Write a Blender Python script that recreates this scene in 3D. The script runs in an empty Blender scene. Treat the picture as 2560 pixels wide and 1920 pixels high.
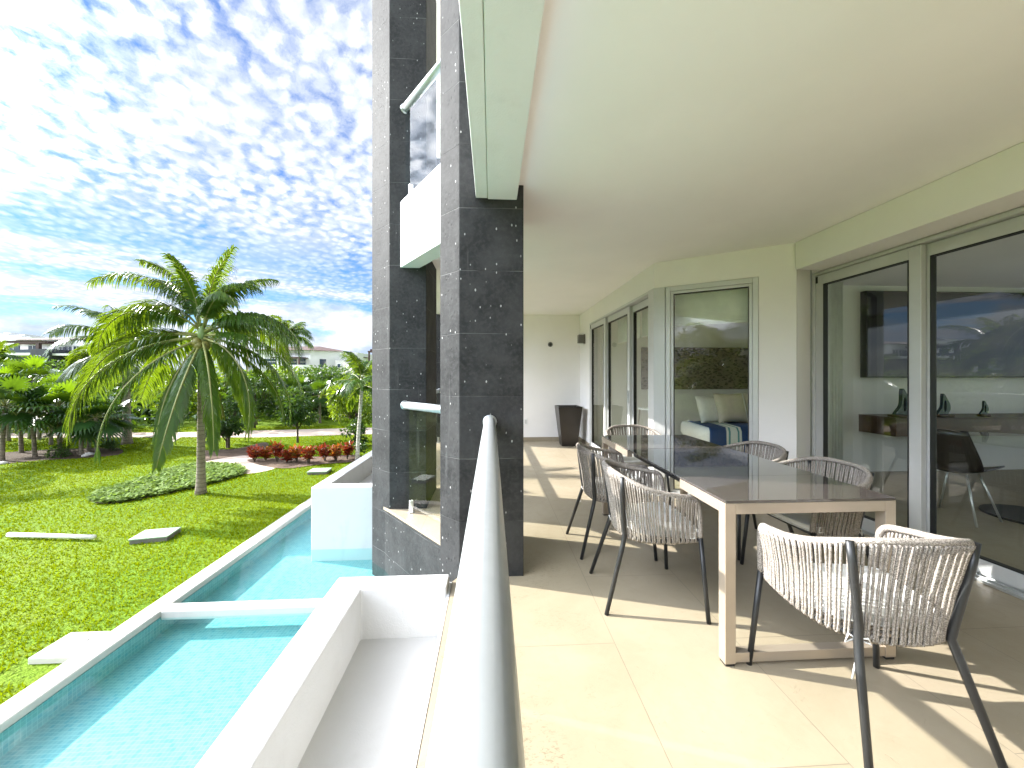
import bpy, math, random
import numpy as np
from mathutils import Vector, Matrix
R = math.radians
SC = bpy.context.scene
COL = SC.collection

# ------------------------------------------------------------------ camera, world, sun, exposure
H = 1.31
F = 930.0
YAW = R(3.14)
cam_d = bpy.data.cameras.new('camera')
cam_d.sensor_width = 36.0
cam_d.lens = 36.0 * F / 2560.0
cam_d.shift_y = -18.0 / 2560.0
cam_d.clip_start = 0.03
cam_d.clip_end = 3000.0
cam = bpy.data.objects.new('camera', cam_d)
cam.location = (0, 0, H)
cam.rotation_euler = (R(90), 0, -YAW)
COL.objects.link(cam)
SC.camera = cam

SUN_EL = R(30.0)
SUN_AZ = math.atan2(-0.956, 0.293)          # from +Y towards +X
sun_d = bpy.data.lights.new('sun', 'SUN')
sun_d.energy = 2.0
sun_d.angle = R(0.5)
sun_d.color = (1.0, 0.965, 0.91)
sun = bpy.data.objects.new('sun', sun_d)
sv = Vector((math.sin(SUN_AZ) * math.cos(SUN_EL), math.cos(SUN_AZ) * math.cos(SUN_EL), math.sin(SUN_EL)))
sun.rotation_euler = (-sv).to_track_quat('-Z', 'Y').to_euler()
sun.location = sv * 50
COL.objects.link(sun)

SC.view_settings.view_transform = 'Standard'
SC.view_settings.look = 'None'
SC.view_settings.exposure = 3.0
SC.view_settings.gamma = 1.0
SC.render.engine = 'CYCLES'
SC.cycles.use_denoising = True
SC.cycles.max_bounces = 10
SC.cycles.diffuse_bounces = 7
SC.cycles.transparent_max_bounces = 24
SC.cycles.caustics_reflective = False
SC.cycles.caustics_refractive = False
SC.cycles.sample_clamp_indirect = 10.0


class NT:
    """tiny node helper"""
    def __init__(s, tree):
        s.t = tree
    def n(s, typ, ins=None, **attrs):
        nd = s.t.nodes.new(typ)
        for k, v in attrs.items():
            setattr(nd, k, v)
        for k, v in (ins or {}).items():
            sock = nd.inputs[k]
            if isinstance(v, bpy.types.NodeSocket):
                s.t.links.new(v, sock)
            else:
                sock.default_value = v
        return nd
    def m(s, op, a, b=None, c=None, clamp=False):
        nd = s.t.nodes.new('ShaderNodeMath')
        nd.operation = op
        nd.use_clamp = clamp
        for i, v in enumerate((a, b, c)):
            if v is None:
                continue
            if isinstance(v, bpy.types.NodeSocket):
                s.t.links.new(v, nd.inputs[i])
            else:
                nd.inputs[i].default_value = v
        return nd.outputs[0]
    def noise(s, vec, scale, detail=3.0, rough=0.5, dist=0.0):
        ins = {'Scale': scale, 'Detail': detail, 'Roughness': rough, 'Distortion': dist}
        if vec is not None:
            ins['Vector'] = vec
        return s.n('ShaderNodeTexNoise', ins).outputs[0]
    def ramp(s, fac, lo, hi, smooth=True):
        nd = s.n('ShaderNodeMapRange', {'Value': fac, 'From Min': lo, 'From Max': hi})
        nd.interpolation_type = 'SMOOTHSTEP' if smooth else 'LINEAR'
        return nd.outputs[0]
    def mix(s, fac, a, b):
        nd = s.t.nodes.new('ShaderNodeMix')
        nd.data_type = 'RGBA'
        for i, v in ((0, fac), (6, a), (7, b)):
            if isinstance(v, bpy.types.NodeSocket):
                s.t.links.new(v, nd.inputs[i])
            else:
                nd.inputs[i].default_value = v if i == 0 or len(v) == 4 else (*v, 1)
        return nd.outputs[2]


def build_world():
    w = bpy.data.worlds.new('World')
    SC.world = w
    w.use_nodes = True
    nt = w.node_tree
    nt.nodes.clear()
    N = NT(nt)
    sky = N.n('ShaderNodeTexSky')
    sky.sky_type = 'NISHITA'
    sky.sun_disc = False
    sky.sun_elevation = SUN_EL
    sky.sun_rotation = SUN_AZ
    sky.air_density = 1.0
    sky.dust_density = 0.3
    sky.ozone_density = 3.0
    tc = N.n('ShaderNodeTexCoord')
    d = tc.outputs['Generated']
    sep = N.n('ShaderNodeSeparateXYZ', {0: d})
    x, y, z = sep.outputs
    zz = N.m('MAXIMUM', z, 0.0)
    den = N.m('ADD', zz, 0.06)
    u = N.m('DIVIDE', x, den)
    v = N.m('DIVIDE', y, den)
    # cloud sheet coordinates, turned so that the rows of puffs run obliquely
    ca, sa = math.cos(R(33)), math.sin(R(33))
    p = N.m('ADD', N.m('MULTIPLY', u, ca), N.m('MULTIPLY', v, sa))
    q = N.m('SUBTRACT', N.m('MULTIPLY', v, ca), N.m('MULTIPLY', u, sa))
    uv = N.n('ShaderNodeCombineXYZ', {0: p, 1: N.m('MULTIPLY', q, 0.72), 2: 0.0}).outputs[0]
    cover = N.noise(uv, 0.62, 4.0, 0.55, 0.3)
    vor = N.n('ShaderNodeTexVoronoi', {'Vector': uv, 'Scale': 23.0, 'Randomness': 1.0})
    vor.feature = 'SMOOTH_F1'
    warp = N.n('ShaderNodeTexNoise', {'Vector': uv, 'Scale': 15.0, 'Detail': 5.0, 'Roughness': 0.6})
    uvw = N.n('ShaderNodeVectorMath', {0: uv, 1: N.n('ShaderNodeVectorMath', {0: warp.outputs[1], 'Scale': 0.065}, operation='SCALE').outputs[0]}, operation='ADD').outputs[0]
    nt.links.new(uvw, vor.inputs['Vector'])
    puff = N.m('SUBTRACT', 1.0, N.m('MULTIPLY', vor.outputs[0], 1.1))
    fine = N.noise(uvw, 30.0, 6.0, 0.62, 0.2)
    tex = N.m('ADD', N.m('MULTIPLY', puff, 0.5), N.m('MULTIPLY', fine, 0.6))
    dens = N.m('ADD', N.m('MULTIPLY', N.m('SUBTRACT', cover, 0.5), 2.6), N.m('MULTIPLY', N.m('SUBTRACT', tex, 0.5), 1.7))
    high = N.ramp(dens, -0.62, 0.30)
    # smooth streaks of stratus lower down
    st = N.noise(N.n('ShaderNodeCombineXYZ', {0: N.m('MULTIPLY', p, 0.25), 1: q, 2: 3.0}).outputs[0], 0.9, 5.0, 0.55, 0.4)
    streak = N.ramp(st, 0.47, 0.61)
    lowband = N.m('SUBTRACT', 1.0, N.ramp(z, 0.16, 0.42))
    mask_hi = N.m('MULTIPLY', N.m('ADD', N.m('MULTIPLY', high, N.m('SUBTRACT', 1.0, N.m('MULTIPLY', lowband, 0.75))), N.m('MULTIPLY', streak, N.m('MULTIPLY', lowband, 0.95)), clamp=True), 0.97)
    # heaped cumulus near the horizon
    az = N.m('ARCTAN2', x, y)
    cv = N.n('ShaderNodeCombineXYZ', {0: N.m('MULTIPLY', az, 6.0), 1: N.m('MULTIPLY', z, 11.0), 2: 0.0}).outputs[0]
    heap = N.noise(cv, 1.0, 7.0, 0.56, 0.1)
    top = N.m('ADD', 0.05, N.m('MULTIPLY', N.noise(N.n('ShaderNodeCombineXYZ', {0: N.m('MULTIPLY', az, 3.1), 1: 0.7, 2: 0.0}).outputs[0], 1.0, 2.0), 0.2))
    cum = N.ramp(N.m('ADD', N.m('MULTIPLY', N.m('SUBTRACT', heap, 0.5), 0.30), N.m('SUBTRACT', top, z)), 0.0, 0.045)
    heapshade = N.noise(N.n('ShaderNodeVectorMath', {0: cv, 1: (0.25, -0.3, 2.0)}, operation='ADD').outputs[0], 1.6, 6.0, 0.55)
    # colours (radiance before the background strength)
    skyc = N.n('ShaderNodeVectorMath', {0: N.n('ShaderNodeHueSaturation', {'Saturation': 1.15, 'Value': 0.24, 'Color': sky.outputs[0]}).outputs[0], 1: (0.42, 0.68, 1.0)}, operation='MULTIPLY').outputs[0]
    shade = N.ramp(N.m('ADD', N.m('MULTIPLY', puff, 0.5), N.m('MULTIPLY', N.noise(uvw, 4.0, 5.0, 0.6), 0.6)), 0.4, 0.85)
    cl = N.mix(shade, (1.0, 1.12, 1.36), (1.8, 1.83, 1.9))
    # bright veil of thin cloud round the sun, plus an added fill lobe
    dn = N.n('ShaderNodeVectorMath', {0: d}, operation='NORMALIZE').outputs[0]
    dot = N.n('ShaderNodeVectorMath', {0: dn, 1: tuple(sv)}, operation='DOT_PRODUCT').outputs['Value']
    fill_dot = N.n('ShaderNodeVectorMath', {0: dn, 1: tuple(Vector((-0.78, -0.50, 0.50)).normalized())}, operation='DOT_PRODUCT').outputs['Value']  # unseen bright lobe left of and behind the camera, added to fill terrace shade
    glow = N.m('ADD', 1.0, N.m('ADD', N.m('MULTIPLY', N.m('POWER', N.m('MAXIMUM', dot, 0.0), 40.0), 24.0), N.m('MULTIPLY', N.m('POWER', N.m('MAXIMUM', fill_dot, 0.0), 7.0), 13.0)))
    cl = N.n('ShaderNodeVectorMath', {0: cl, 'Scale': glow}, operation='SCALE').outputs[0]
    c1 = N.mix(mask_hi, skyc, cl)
    cc = N.mix(N.ramp(heapshade, 0.35, 0.6), (0.8, 0.97, 1.32), (1.65, 1.7, 1.8))
    c2 = N.mix(N.m('MULTIPLY', cum, 0.9), c1, cc)
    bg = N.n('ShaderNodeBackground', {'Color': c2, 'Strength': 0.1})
    out = N.n('ShaderNodeOutputWorld', {'Surface': bg.outputs[0]})


build_world()

# ------------------------------------------------------------------ helpers
def P(px, py, z):
    """world point at height z seen at photo pixel (2560 x 1920)"""
    off = py - 942.0
    D = (H - z) * F / off
    lat = (px - 1280.0) / F * D
    return Vector((lat * math.cos(YAW) + D * math.sin(YAW), D * math.cos(YAW) - lat * math.sin(YAW), z))


def PD(px, py, D):
    """world point at camera depth D seen at photo pixel"""
    lat = (px - 1280.0) / F * D
    return Vector((lat * math.cos(YAW) + D * math.sin(YAW), D * math.cos(YAW) - lat * math.sin(YAW), H - (py - 942.0) / F * D))


class MB:
    def __init__(s):
        s.v, s.f = [], []
    def add(s, vs, fs):
        o = len(s.v)
        s.v += [tuple(p) for p in vs]
        s.f += [tuple(i + o for i in f) for f in fs]
        return s
    def box(s, x0, x1, y0, y1, z0, z1):
        vs = [(x, y, z) for z in (z0, z1) for y in (y0, y1) for x in (x0, x1)]
        return s.add(vs, [(0, 2, 3, 1), (4, 5, 7, 6), (0, 1, 5, 4), (2, 6, 7, 3), (0, 4, 6, 2), (1, 3, 7, 5)])
    def obb(s, o, d, u0, u1, w0, w1, z0, z1):
        """box along unit direction d from o; w measured to the left of d"""
        n = (-d[1], d[0])
        vs = [(o[0] + d[0] * u + n[0] * w, o[1] + d[1] * u + n[1] * w, z) for z in (z0, z1) for w in (w0, w1) for u in (u0, u1)]
        return s.add(vs, [(0, 2, 3, 1), (4, 5, 7, 6), (0, 1, 5, 4), (2, 6, 7, 3), (0, 4, 6, 2), (1, 3, 7, 5)])
    def prism(s, poly, z0, z1):
        n = len(poly)
        vs = [(p[0], p[1], z0) for p in poly] + [(p[0], p[1], z1) for p in poly]
        fs = [tuple(range(n - 1, -1, -1)), tuple(range(n, 2 * n))]
        fs += [(i, (i + 1) % n, n + (i + 1) % n, n + i) for i in range(n)]
        return s.add(vs, fs)
    def tube(s, pts, r, n=8, cap=True, flat=1.0):
        pts = [Vector(p) for p in pts]
        m = len(pts)
        rs = r if isinstance(r, (list, tuple)) else [r] * m
        up = None
        vs = []
        for i, p in enumerate(pts):
            t = (pts[min(i + 1, m - 1)] - pts[max(i - 1, 0)])
            if t.length < 1e-9:
                t = Vector((0, 0, 1))
            t.normalize()
            if up is None:
                up = t.orthogonal().normalized()
            else:
                up = up - t * up.dot(t)
                up = up.normalized() if up.length > 1e-6 else t.orthogonal().normalized()
            b = t.cross(up)
            for k in range(n):
                a = 2 * math.pi * k / n
                vs.append(p + (up * math.cos(a) + b * math.sin(a) * flat) * rs[i])
        fs = []
        for i in range(m - 1):
            for k in range(n):
                k2 = (k + 1) % n
                fs.append((i * n + k, i * n + k2, (i + 1) * n + k2, (i + 1) * n + k))
        if cap:
            fs.append(tuple(range(n - 1, -1, -1)))
            fs.append(tuple((m - 1) * n + k for k in range(n)))
        return s.add(vs, fs)
    def build(s, name, m, parent=None, smooth=False, bevel=0.0, loc=None):
        me = bpy.data.meshes.new(name)
        me.from_pydata(s.v, [], s.f)
        me.update()
        if smooth:
            me.polygons.foreach_set('use_smooth', [True] * len(me.polygons))
        if m is not None:
            me.materials.append(m)
        o = bpy.data.objects.new(name, me)
        COL.objects.link(o)
        if parent is not None:
            o.parent = parent
        if loc is not None:
            o.location = loc
        if bevel:
            bv = o.modifiers.new('bevel', 'BEVEL')
            bv.width = bevel
            bv.segments = 2
            bv.limit_method = 'ANGLE'
            bv.angle_limit = R(40)
        return o


def recalc(o):
    import bmesh
    bm = bmesh.new()
    bm.from_mesh(o.data)
    bmesh.ops.recalc_face_normals(bm, faces=bm.faces)
    bm.to_mesh(o.data)
    bm.free()
    return o


def tag(o, label=None, cat=None, group=None, kind=None):
    if label: o['label'] = label
    if cat: o['category'] = cat
    if group: o['group'] = group
    if kind: o['kind'] = kind
    return o


def empty(name, loc=(0, 0, 0), rz=0.0, label=None, cat=None, group=None):
    o = bpy.data.objects.new(name, None)
    o.empty_display_size = 0.1
    o.location = loc
    o.rotation_euler = (0, 0, rz)
    COL.objects.link(o)
    return tag(o, label, cat, group)


def copy_tree(o, parent=None):
    c = o.copy()
    COL.objects.link(c)
    if parent is not None:
        c.parent = parent
    for ch in o.children:
        copy_tree(ch, c)
    return c


def spline(cs, n):
    """Catmull-Rom through control points, n samples"""
    cs = [Vector(c) for c in cs]
    e = [cs[0] * 2 - cs[1]] + cs + [cs[-1] * 2 - cs[-2]]
    k = len(cs) - 1
    out = []
    for i in range(n):
        t = i / (n - 1) * k
        j = min(int(t), k - 1)
        t -= j
        p0, p1, p2, p3 = e[j:j + 4]
        out.append(0.5 * ((2 * p1) + (p2 - p0) * t + (2 * p0 - 5 * p1 + 4 * p2 - p3) * t * t + (3 * p1 - p0 - 3 * p2 + p3) * t ** 3))
    return out


# ------------------------------------------------------------------ materials
def newmat(name):
    m = bpy.data.materials.new(name)
    m.use_nodes = True
    m.node_tree.nodes.clear()
    return m, NT(m.node_tree)


def finish(N, shader):
    N.n('ShaderNodeOutputMaterial', {'Surface': shader})


def plain(name, col, rough=0.5, metal=0.0, var=0.08, scale=6.0, bump=0.0, bscale=80.0, spec=0.5, coat=0.0):
    m, N = newmat(name)
    tc = N.n('ShaderNodeTexCoord').outputs['Object']
    nz = N.noise(tc, scale, 5.0, 0.6)
    c = N.mix(N.ramp(nz, 0.25, 0.75), tuple(x * (1 - var) for x in col), tuple(min(1, x * (1 + var)) for x in col))
    ins = {'Base Color': c, 'Roughness': rough, 'Metallic': metal, 'Specular IOR Level': spec, 'Coat Weight': coat}
    if bump:
        bn = N.noise(tc, bscale, 4.0, 0.6)
        ins['Normal'] = N.n('ShaderNodeBump', {'Strength': bump, 'Distance': 0.01, 'Height': bn}).outputs[0]
    finish(N, N.n('ShaderNodeBsdfPrincipled', ins).outputs[0])
    return m


def leafmat(name, c1, c2, trans, tw=0.45, rough=0.4, tip=None, spec=0.5):
    m, N = newmat(name)
    g = N.n('ShaderNodeNewGeometry')
    rnd = g.outputs['Random Per Island']
    tc = N.n('ShaderNodeTexCoord').outputs['Object']
    nz = N.noise(tc, 1.3, 3.0)
    c = N.mix(rnd, c1, c2)
    c = N.mix(N.m('MULTIPLY', N.ramp(nz, 0.35, 0.7), 0.35), c, c2)
    t = N.mix(rnd, trans, tuple(x * 0.75 for x in trans))
    if tip is not None:
        gt = N.ramp(rnd, 0.9, 0.97)
        c = N.mix(gt, c, tip)
        t = N.mix(gt, t, tip)
    b = N.n('ShaderNodeBsdfPrincipled', {'Base Color': c, 'Roughness': rough, 'Specular IOR Level': spec})
    tr = N.n('ShaderNodeBsdfTranslucent', {'Color': t})
    mx = N.n('ShaderNodeMixShader', {0: tw, 1: b.outputs[0], 2: tr.outputs[0]})
    finish(N, mx.outputs[0])
    return m


def glassmat(name, tint, ior=1.5, rough=0.0, boost=1.0):
    m, N = newmat(name)
    g = N.n('ShaderNodeNewGeometry')
    fr = N.n('ShaderNodeFresnel', {'IOR': ior}).outputs[0]
    fac = N.m('MULTIPLY', N.m('MULTIPLY', fr, boost), N.m('SUBTRACT', 1.0, g.outputs['Backfacing']), clamp=True)
    t = N.n('ShaderNodeBsdfTransparent', {'Color': (*tint, 1)})
    gl = N.n('ShaderNodeBsdfGlossy', {'Color': (1, 1, 1, 1), 'Roughness': rough})
    finish(N, N.n('ShaderNodeMixShader', {0: fac, 1: t.outputs[0], 2: gl.outputs[0]}).outputs[0])
    return m


def stonemat():
    m, N = newmat('dark volcanic stone')
    g = N.n('ShaderNodeTexCoord').outputs['Object']
    sep = N.n('ShaderNodeSeparateXYZ', {0: g})
    x, y, z = sep.outputs
    # courses every 0.41 m
    zc = N.m('DIVIDE', N.m('SUBTRACT', z, 1.184 - 0.41 * 20), 0.41)
    row = N.m('FLOOR', zc)
    fz = N.m('FRACT', zc)
    wob = N.m('MULTIPLY', N.m('SUBTRACT', N.noise(g, 9.0, 3.0), 0.5), 0.012)
    dz = N.m('ABSOLUTE', N.m('SUBTRACT', N.m('ADD', fz, wob), 0.5))
    joint = N.ramp(dz, 0.491, 0.4985)
    rowr = N.n('ShaderNodeTexWhiteNoise', {'W': row}, noise_dimensions='1D').outputs[0]
    n1 = N.noise(g, 5.0, 6.0, 0.62)
    n2 = N.noise(g, 34.0, 4.0, 0.6)
    c = N.mix(N.ramp(n1, 0.3, 0.72), (0.018, 0.018, 0.018), (0.040, 0.0395, 0.039))
    c = N.mix(N.m('MULTIPLY', N.ramp(n2, 0.42, 0.7), 0.4), c, (0.058, 0.058, 0.057))
    c = N.mix(N.m('MULTIPLY', rowr, 0.25), c, (0.055, 0.055, 0.055))
    sv_ = N.n('ShaderNodeMapping', {'Vector': g, 'Scale': (1, 1, 0.55)}).outputs[0]
    vo = N.n('ShaderNodeTexVoronoi', {'Vector': sv_, 'Scale': 30.0})
    keep = N.ramp(N.n('ShaderNodeSeparateColor', {0: vo.outputs['Color']}).outputs[0], 0.72, 0.74)
    fleck = N.m('MULTIPLY', N.m('SUBTRACT', 1.0, N.ramp(N.m('ADD', vo.outputs['Distance'], N.m('MULTIPLY', n2, 0.25)), 0.20, 0.30)), keep)
    c = N.mix(N.m('MULTIPLY', fleck, 0.75), c, (0.42, 0.41, 0.40))
    vo2 = N.n('ShaderNodeTexVoronoi', {'Vector': sv_, 'Scale': 46.0})
    keep2 = N.ramp(N.n('ShaderNodeSeparateColor', {0: vo2.outputs['Color']}).outputs[1], 0.55, 0.58)
    pit = N.m('MULTIPLY', N.m('SUBTRACT', 1.0, N.ramp(vo2.outputs['Distance'], 0.15, 0.3)), keep2)
    c = N.mix(N.m('MULTIPLY', pit, 0.7), c, (0.02, 0.02, 0.02))
    # pale run-off streaks
    rs = N.noise(N.n('ShaderNodeMapping', {'Vector': g, 'Scale': (16, 16, 0.9)}).outputs[0], 1.0, 4.0, 0.6)
    c = N.mix(N.m('MULTIPLY', N.ramp(rs, 0.62, 0.78), 0.35), c, (0.16, 0.157, 0.153))
    c = N.mix(N.m('MULTIPLY', joint, N.ramp(N.noise(g, 3.0, 2.0), 0.35, 0.65)), c, (0.11, 0.108, 0.105))
    hgt = N.m('SUBTRACT', N.m('MULTIPLY', n2, 0.5), N.m('ADD', N.m('MULTIPLY', pit, 0.8), N.m('MULTIPLY', joint, 0.8)))
    bp = N.n('ShaderNodeBump', {'Strength': 0.45, 'Distance': 0.006, 'Height': hgt}).outputs[0]
    finish(N, N.n('ShaderNodeBsdfPrincipled', {'Base Color': c, 'Roughness': 0.75, 'Normal': bp, 'Specular IOR Level': 0.15}).outputs[0])
    return m


def tilemat():
    m, N = newmat('cream porcelain tile')
    g = N.n('ShaderNodeTexCoord').outputs['Object']
    x, y, z = N.n('ShaderNodeSeparateXYZ', {0: g}).outputs
    tx = N.m('DIVIDE', x, 0.605)
    col = N.m('FLOOR', tx)
    odd = N.m('MULTIPLY', N.m('FLOORED_MODULO', col, 2.0), 0.5)
    ty = N.m('ADD', N.m('DIVIDE', N.m('SUBTRACT', y, 1.80), 1.21), odd)
    fx = N.m('ABSOLUTE', N.m('SUBTRACT', N.m('FRACT', tx), 0.5))
    fy = N.m('ABSOLUTE', N.m('SUBTRACT', N.m('FRACT', ty), 0.5))
    jx = N.ramp(fx, 0.4965, 0.4985)
    jy = N.ramp(fy, 0.4983, 0.4992)
    joint = N.m('MAXIMUM', jx, jy)
    tid = N.n('ShaderNodeTexWhiteNoise', {'Vector': N.n('ShaderNodeCombineXYZ', {0: col, 1: N.m('FLOOR', ty), 2: 0.0}).outputs[0]}).outputs[0]
    n1 = N.noise(g, 1.6, 6.0, 0.6, 0.6)
    n2 = N.noise(g, 9.0, 6.0, 0.62, 1.2)
    n3 = N.noise(g, 55.0, 4.0, 0.6)
    c = N.mix(N.ramp(n1, 0.3, 0.7), (0.275, 0.23, 0.16), (0.32, 0.27, 0.195))
    c = N.mix(N.m('MULTIPLY', N.ramp(n2, 0.5, 0.75), 0.35), c, (0.27, 0.22, 0.15))
    c = N.mix(N.m('MULTIPLY', tid, 0.2), c, (0.35, 0.305, 0.235))
    # worn, pitted stretch beside the railing
    worn = N.m('MULTIPLY', N.m('SUBTRACT', 1.0, N.ramp(N.m('ADD', x, N.m('MULTIPLY', N.noise(g, 3.0, 3.0), 0.5)), 0.5, 0.85)), N.ramp(N.noise(g, 2.2, 4.0), 0.42, 0.58))
    vs_ = N.n('ShaderNodeMapping', {'Vector': g, 'Rotation': (0, 0, 0.5), 'Scale': (1, 2.2, 1)}).outputs[0]
    scuff = N.ramp(N.noise(vs_, 38.0, 4.0, 0.65, 1.5), 0.54, 0.62)
    wmask = N.m('MULTIPLY', worn, scuff)
    c = N.mix(N.m('MULTIPLY', wmask, 0.7), c, (0.18, 0.14, 0.09))
    vein = N.ramp(N.m('ABSOLUTE', N.m('SUBTRACT', N.noise(g, 3.2, 4.0, 0.6, 2.0), 0.5)), 0.004, 0.0)
    c = N.mix(N.m('MULTIPLY', vein, 0.3), c, (0.22, 0.18, 0.125))
    c = N.mix(N.m('MULTIPLY', joint, 0.75), c, (0.15, 0.125, 0.095))
    hgt = N.m('SUBTRACT', N.m('ADD', N.m('MULTIPLY', n2, 0.6), N.m('MULTIPLY', n3, 0.15)), N.m('ADD', N.m('MULTIPLY', joint, 0.8), N.m('ADD', N.m('MULTIPLY', wmask, 0.3), N.m('MULTIPLY', vein, 0.3))))
    bp = N.n('ShaderNodeBump', {'Strength': 0.22, 'Distance': 0.01, 'Height': hgt}).outputs[0]
    rg = N.m('ADD', 0.30, N.m('MULTIPLY', n2, 0.22))
    finish(N, N.n('ShaderNodeBsdfPrincipled', {'Base Color': c, 'Roughness': rg, 'Normal': bp, 'Specular IOR Level': 0.45}).outputs[0])
    return m


def stucco(name, col, bump=0.25, dirt=0.0):
    m, N = newmat(name)
    g = N.n('ShaderNodeTexCoord').outputs['Object']
    n1 = N.noise(g, 1.1, 6.0, 0.6)
    n2 = N.noise(g, 130.0, 3.0, 0.6)
    n3 = N.noise(g, 14.0, 4.0, 0.6)
    c = N.mix(N.ramp(n1, 0.3, 0.75), tuple(x * 0.95 for x in col), col)
    if dirt:
        dn = N.noise(N.n('ShaderNodeMapping', {'Vector': g, 'Scale': (5, 5, 2.5)}).outputs[0], 1.0, 6.0, 0.65)
        c = N.mix(N.m('MULTIPLY', N.ramp(dn, 0.52, 0.78), dirt), c, tuple(x * 0.55 for x in (0.8, 0.78, 0.74)))
    hgt = N.m('ADD', N.m('MULTIPLY', n2, 0.5), n3)
    bp = N.n('ShaderNodeBump', {'Strength': bump, 'Distance': 0.004, 'Height': hgt}).outputs[0]
    finish(N, N.n('ShaderNodeBsdfPrincipled', {'Base Color': c, 'Roughness': 0.75, 'Normal': bp, 'Specular IOR Level': 0.25}).outputs[0])
    return m


def lawnmat():
    m, N = newmat('lawn turf')
    g = N.n('ShaderNodeTexCoord').outputs['Object']
    n1 = N.noise(g, 0.55, 5.0, 0.6)
    n2 = N.noise(g, 6.0, 5.0, 0.65)
    n3 = N.noise(N.n('ShaderNodeMapping', {'Vector': g, 'Scale': (30, 55, 30)}).outputs[0], 1.0, 3.0, 0.6)
    c = N.mix(N.ramp(n1, 0.3, 0.7), (0.10, 0.19, 0.006), (0.145, 0.21, 0.008))
    c = N.mix(N.m('MULTIPLY', N.ramp(n2, 0.45, 0.75), 0.5), c, (0.13, 0.155, 0.012))
    c = N.mix(N.m('MULTIPLY', N.ramp(n3, 0.52, 0.7), 0.5), c, (0.045, 0.09, 0.004))
    bp = N.n('ShaderNodeBump', {'Strength': 0.9, 'Distance': 0.04, 'Height': N.m('ADD', n3, n2)}).outputs[0]
    finish(N, N.n('ShaderNodeBsdfPrincipled', {'Base Color': c, 'Roughness': 0.85, 'Normal': bp, 'Specular IOR Level': 0.1}).outputs[0])
    return m


def poolmat():
    m, N = newmat('pool mosaic')
    g = N.n('ShaderNodeTexCoord').outputs['Object']
    x, y, z = N.n('ShaderNodeSeparateXYZ', {0: g}).outputs
    s = 1 / 0.026
    hx = N.m('MULTIPLY', N.m('ADD', x, z), s)
    hy = N.m('MULTIPLY', y, s)
    cell = N.n('ShaderNodeCombineXYZ', {0: N.m('FLOOR', hx), 1: N.m('FLOOR', hy), 2: 0.0}).outputs[0]
    rnd = N.n('ShaderNodeTexWhiteNoise', {'Vector': cell}).outputs[0]
    gx = N.m('ABSOLUTE', N.m('SUBTRACT', N.m('FRACT', hx), 0.5))
    gy = N.m('ABSOLUTE', N.m('SUBTRACT', N.m('FRACT', hy), 0.5))
    gr = N.ramp(N.m('MAXIMUM', gx, gy), 0.42, 0.47)
    c = N.mix(rnd, (0.135, 0.31, 0.315), (0.20, 0.365, 0.365))
    c = N.mix(N.ramp(rnd, 0.80, 0.9), c, (0.115, 0.31, 0.33))
    c = N.mix(N.m('MULTIPLY', gr, 0.6), c, (0.34, 0.50, 0.49))
    finish(N, N.n('ShaderNodeBsdfPrincipled', {'Base Color': c, 'Roughness': 0.35}).outputs[0])
    return m


def watermat():
    m, N = newmat('pool water')
    g = N.n('ShaderNodeTexCoord').outputs['Object']
    n1 = N.noise(g, 2.2, 3.0, 0.5, 0.4)
    n2 = N.noise(N.n('ShaderNodeMapping', {'Vector': g, 'Scale': (1, 0.55, 1)}).outputs[0], 7.0, 3.0, 0.5, 0.3)
    bp = N.n('ShaderNodeBump', {'Strength': 0.12, 'Distance': 0.03, 'Height': N.m('ADD', n1, N.m('MULTIPLY', n2, 0.25))}).outputs[0]
    fr = N.m('MULTIPLY', N.n('ShaderNodeFresnel', {'IOR': 1.33, 'Normal': bp}).outputs[0], N.m('SUBTRACT', 1.0, N.n('ShaderNodeNewGeometry').outputs['Backfacing']))
    t = N.n('ShaderNodeBsdfTransparent', {'Color': (0.76, 0.955, 0.955, 1)})
    gl = N.n('ShaderNodeBsdfGlossy', {'Roughness': 0.0, 'Normal': bp})
    finish(N, N.n('ShaderNodeMixShader', {0: fr, 1: t.outputs[0], 2: gl.outputs[0]}).outputs[0])
    return m


def ropemat():
    m, N = newmat('taupe rope')
    g = N.n('ShaderNodeTexCoord').outputs['Object']
    n1 = N.noise(g, 260.0, 2.0, 0.6)
    n2 = N.noise(g, 12.0, 3.0, 0.5)
    c = N.mix(N.ramp(n1, 0.36, 0.64), (0.13, 0.112, 0.095), (0.40, 0.365, 0.325))
    c = N.mix(N.m('MULTIPLY', N.ramp(n2, 0.4, 0.7), 0.3), c, (0.2, 0.165, 0.135))
    bp = N.n('ShaderNodeBump', {'Strength': 0.7, 'Distance': 0.003, 'Height': n1}).outputs[0]
    finish(N, N.n('ShaderNodeBsdfPrincipled', {'Base Color': c, 'Roughness': 0.85, 'Normal': bp, 'Specular IOR Level': 0.2}).outputs[0])
    return m


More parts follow.
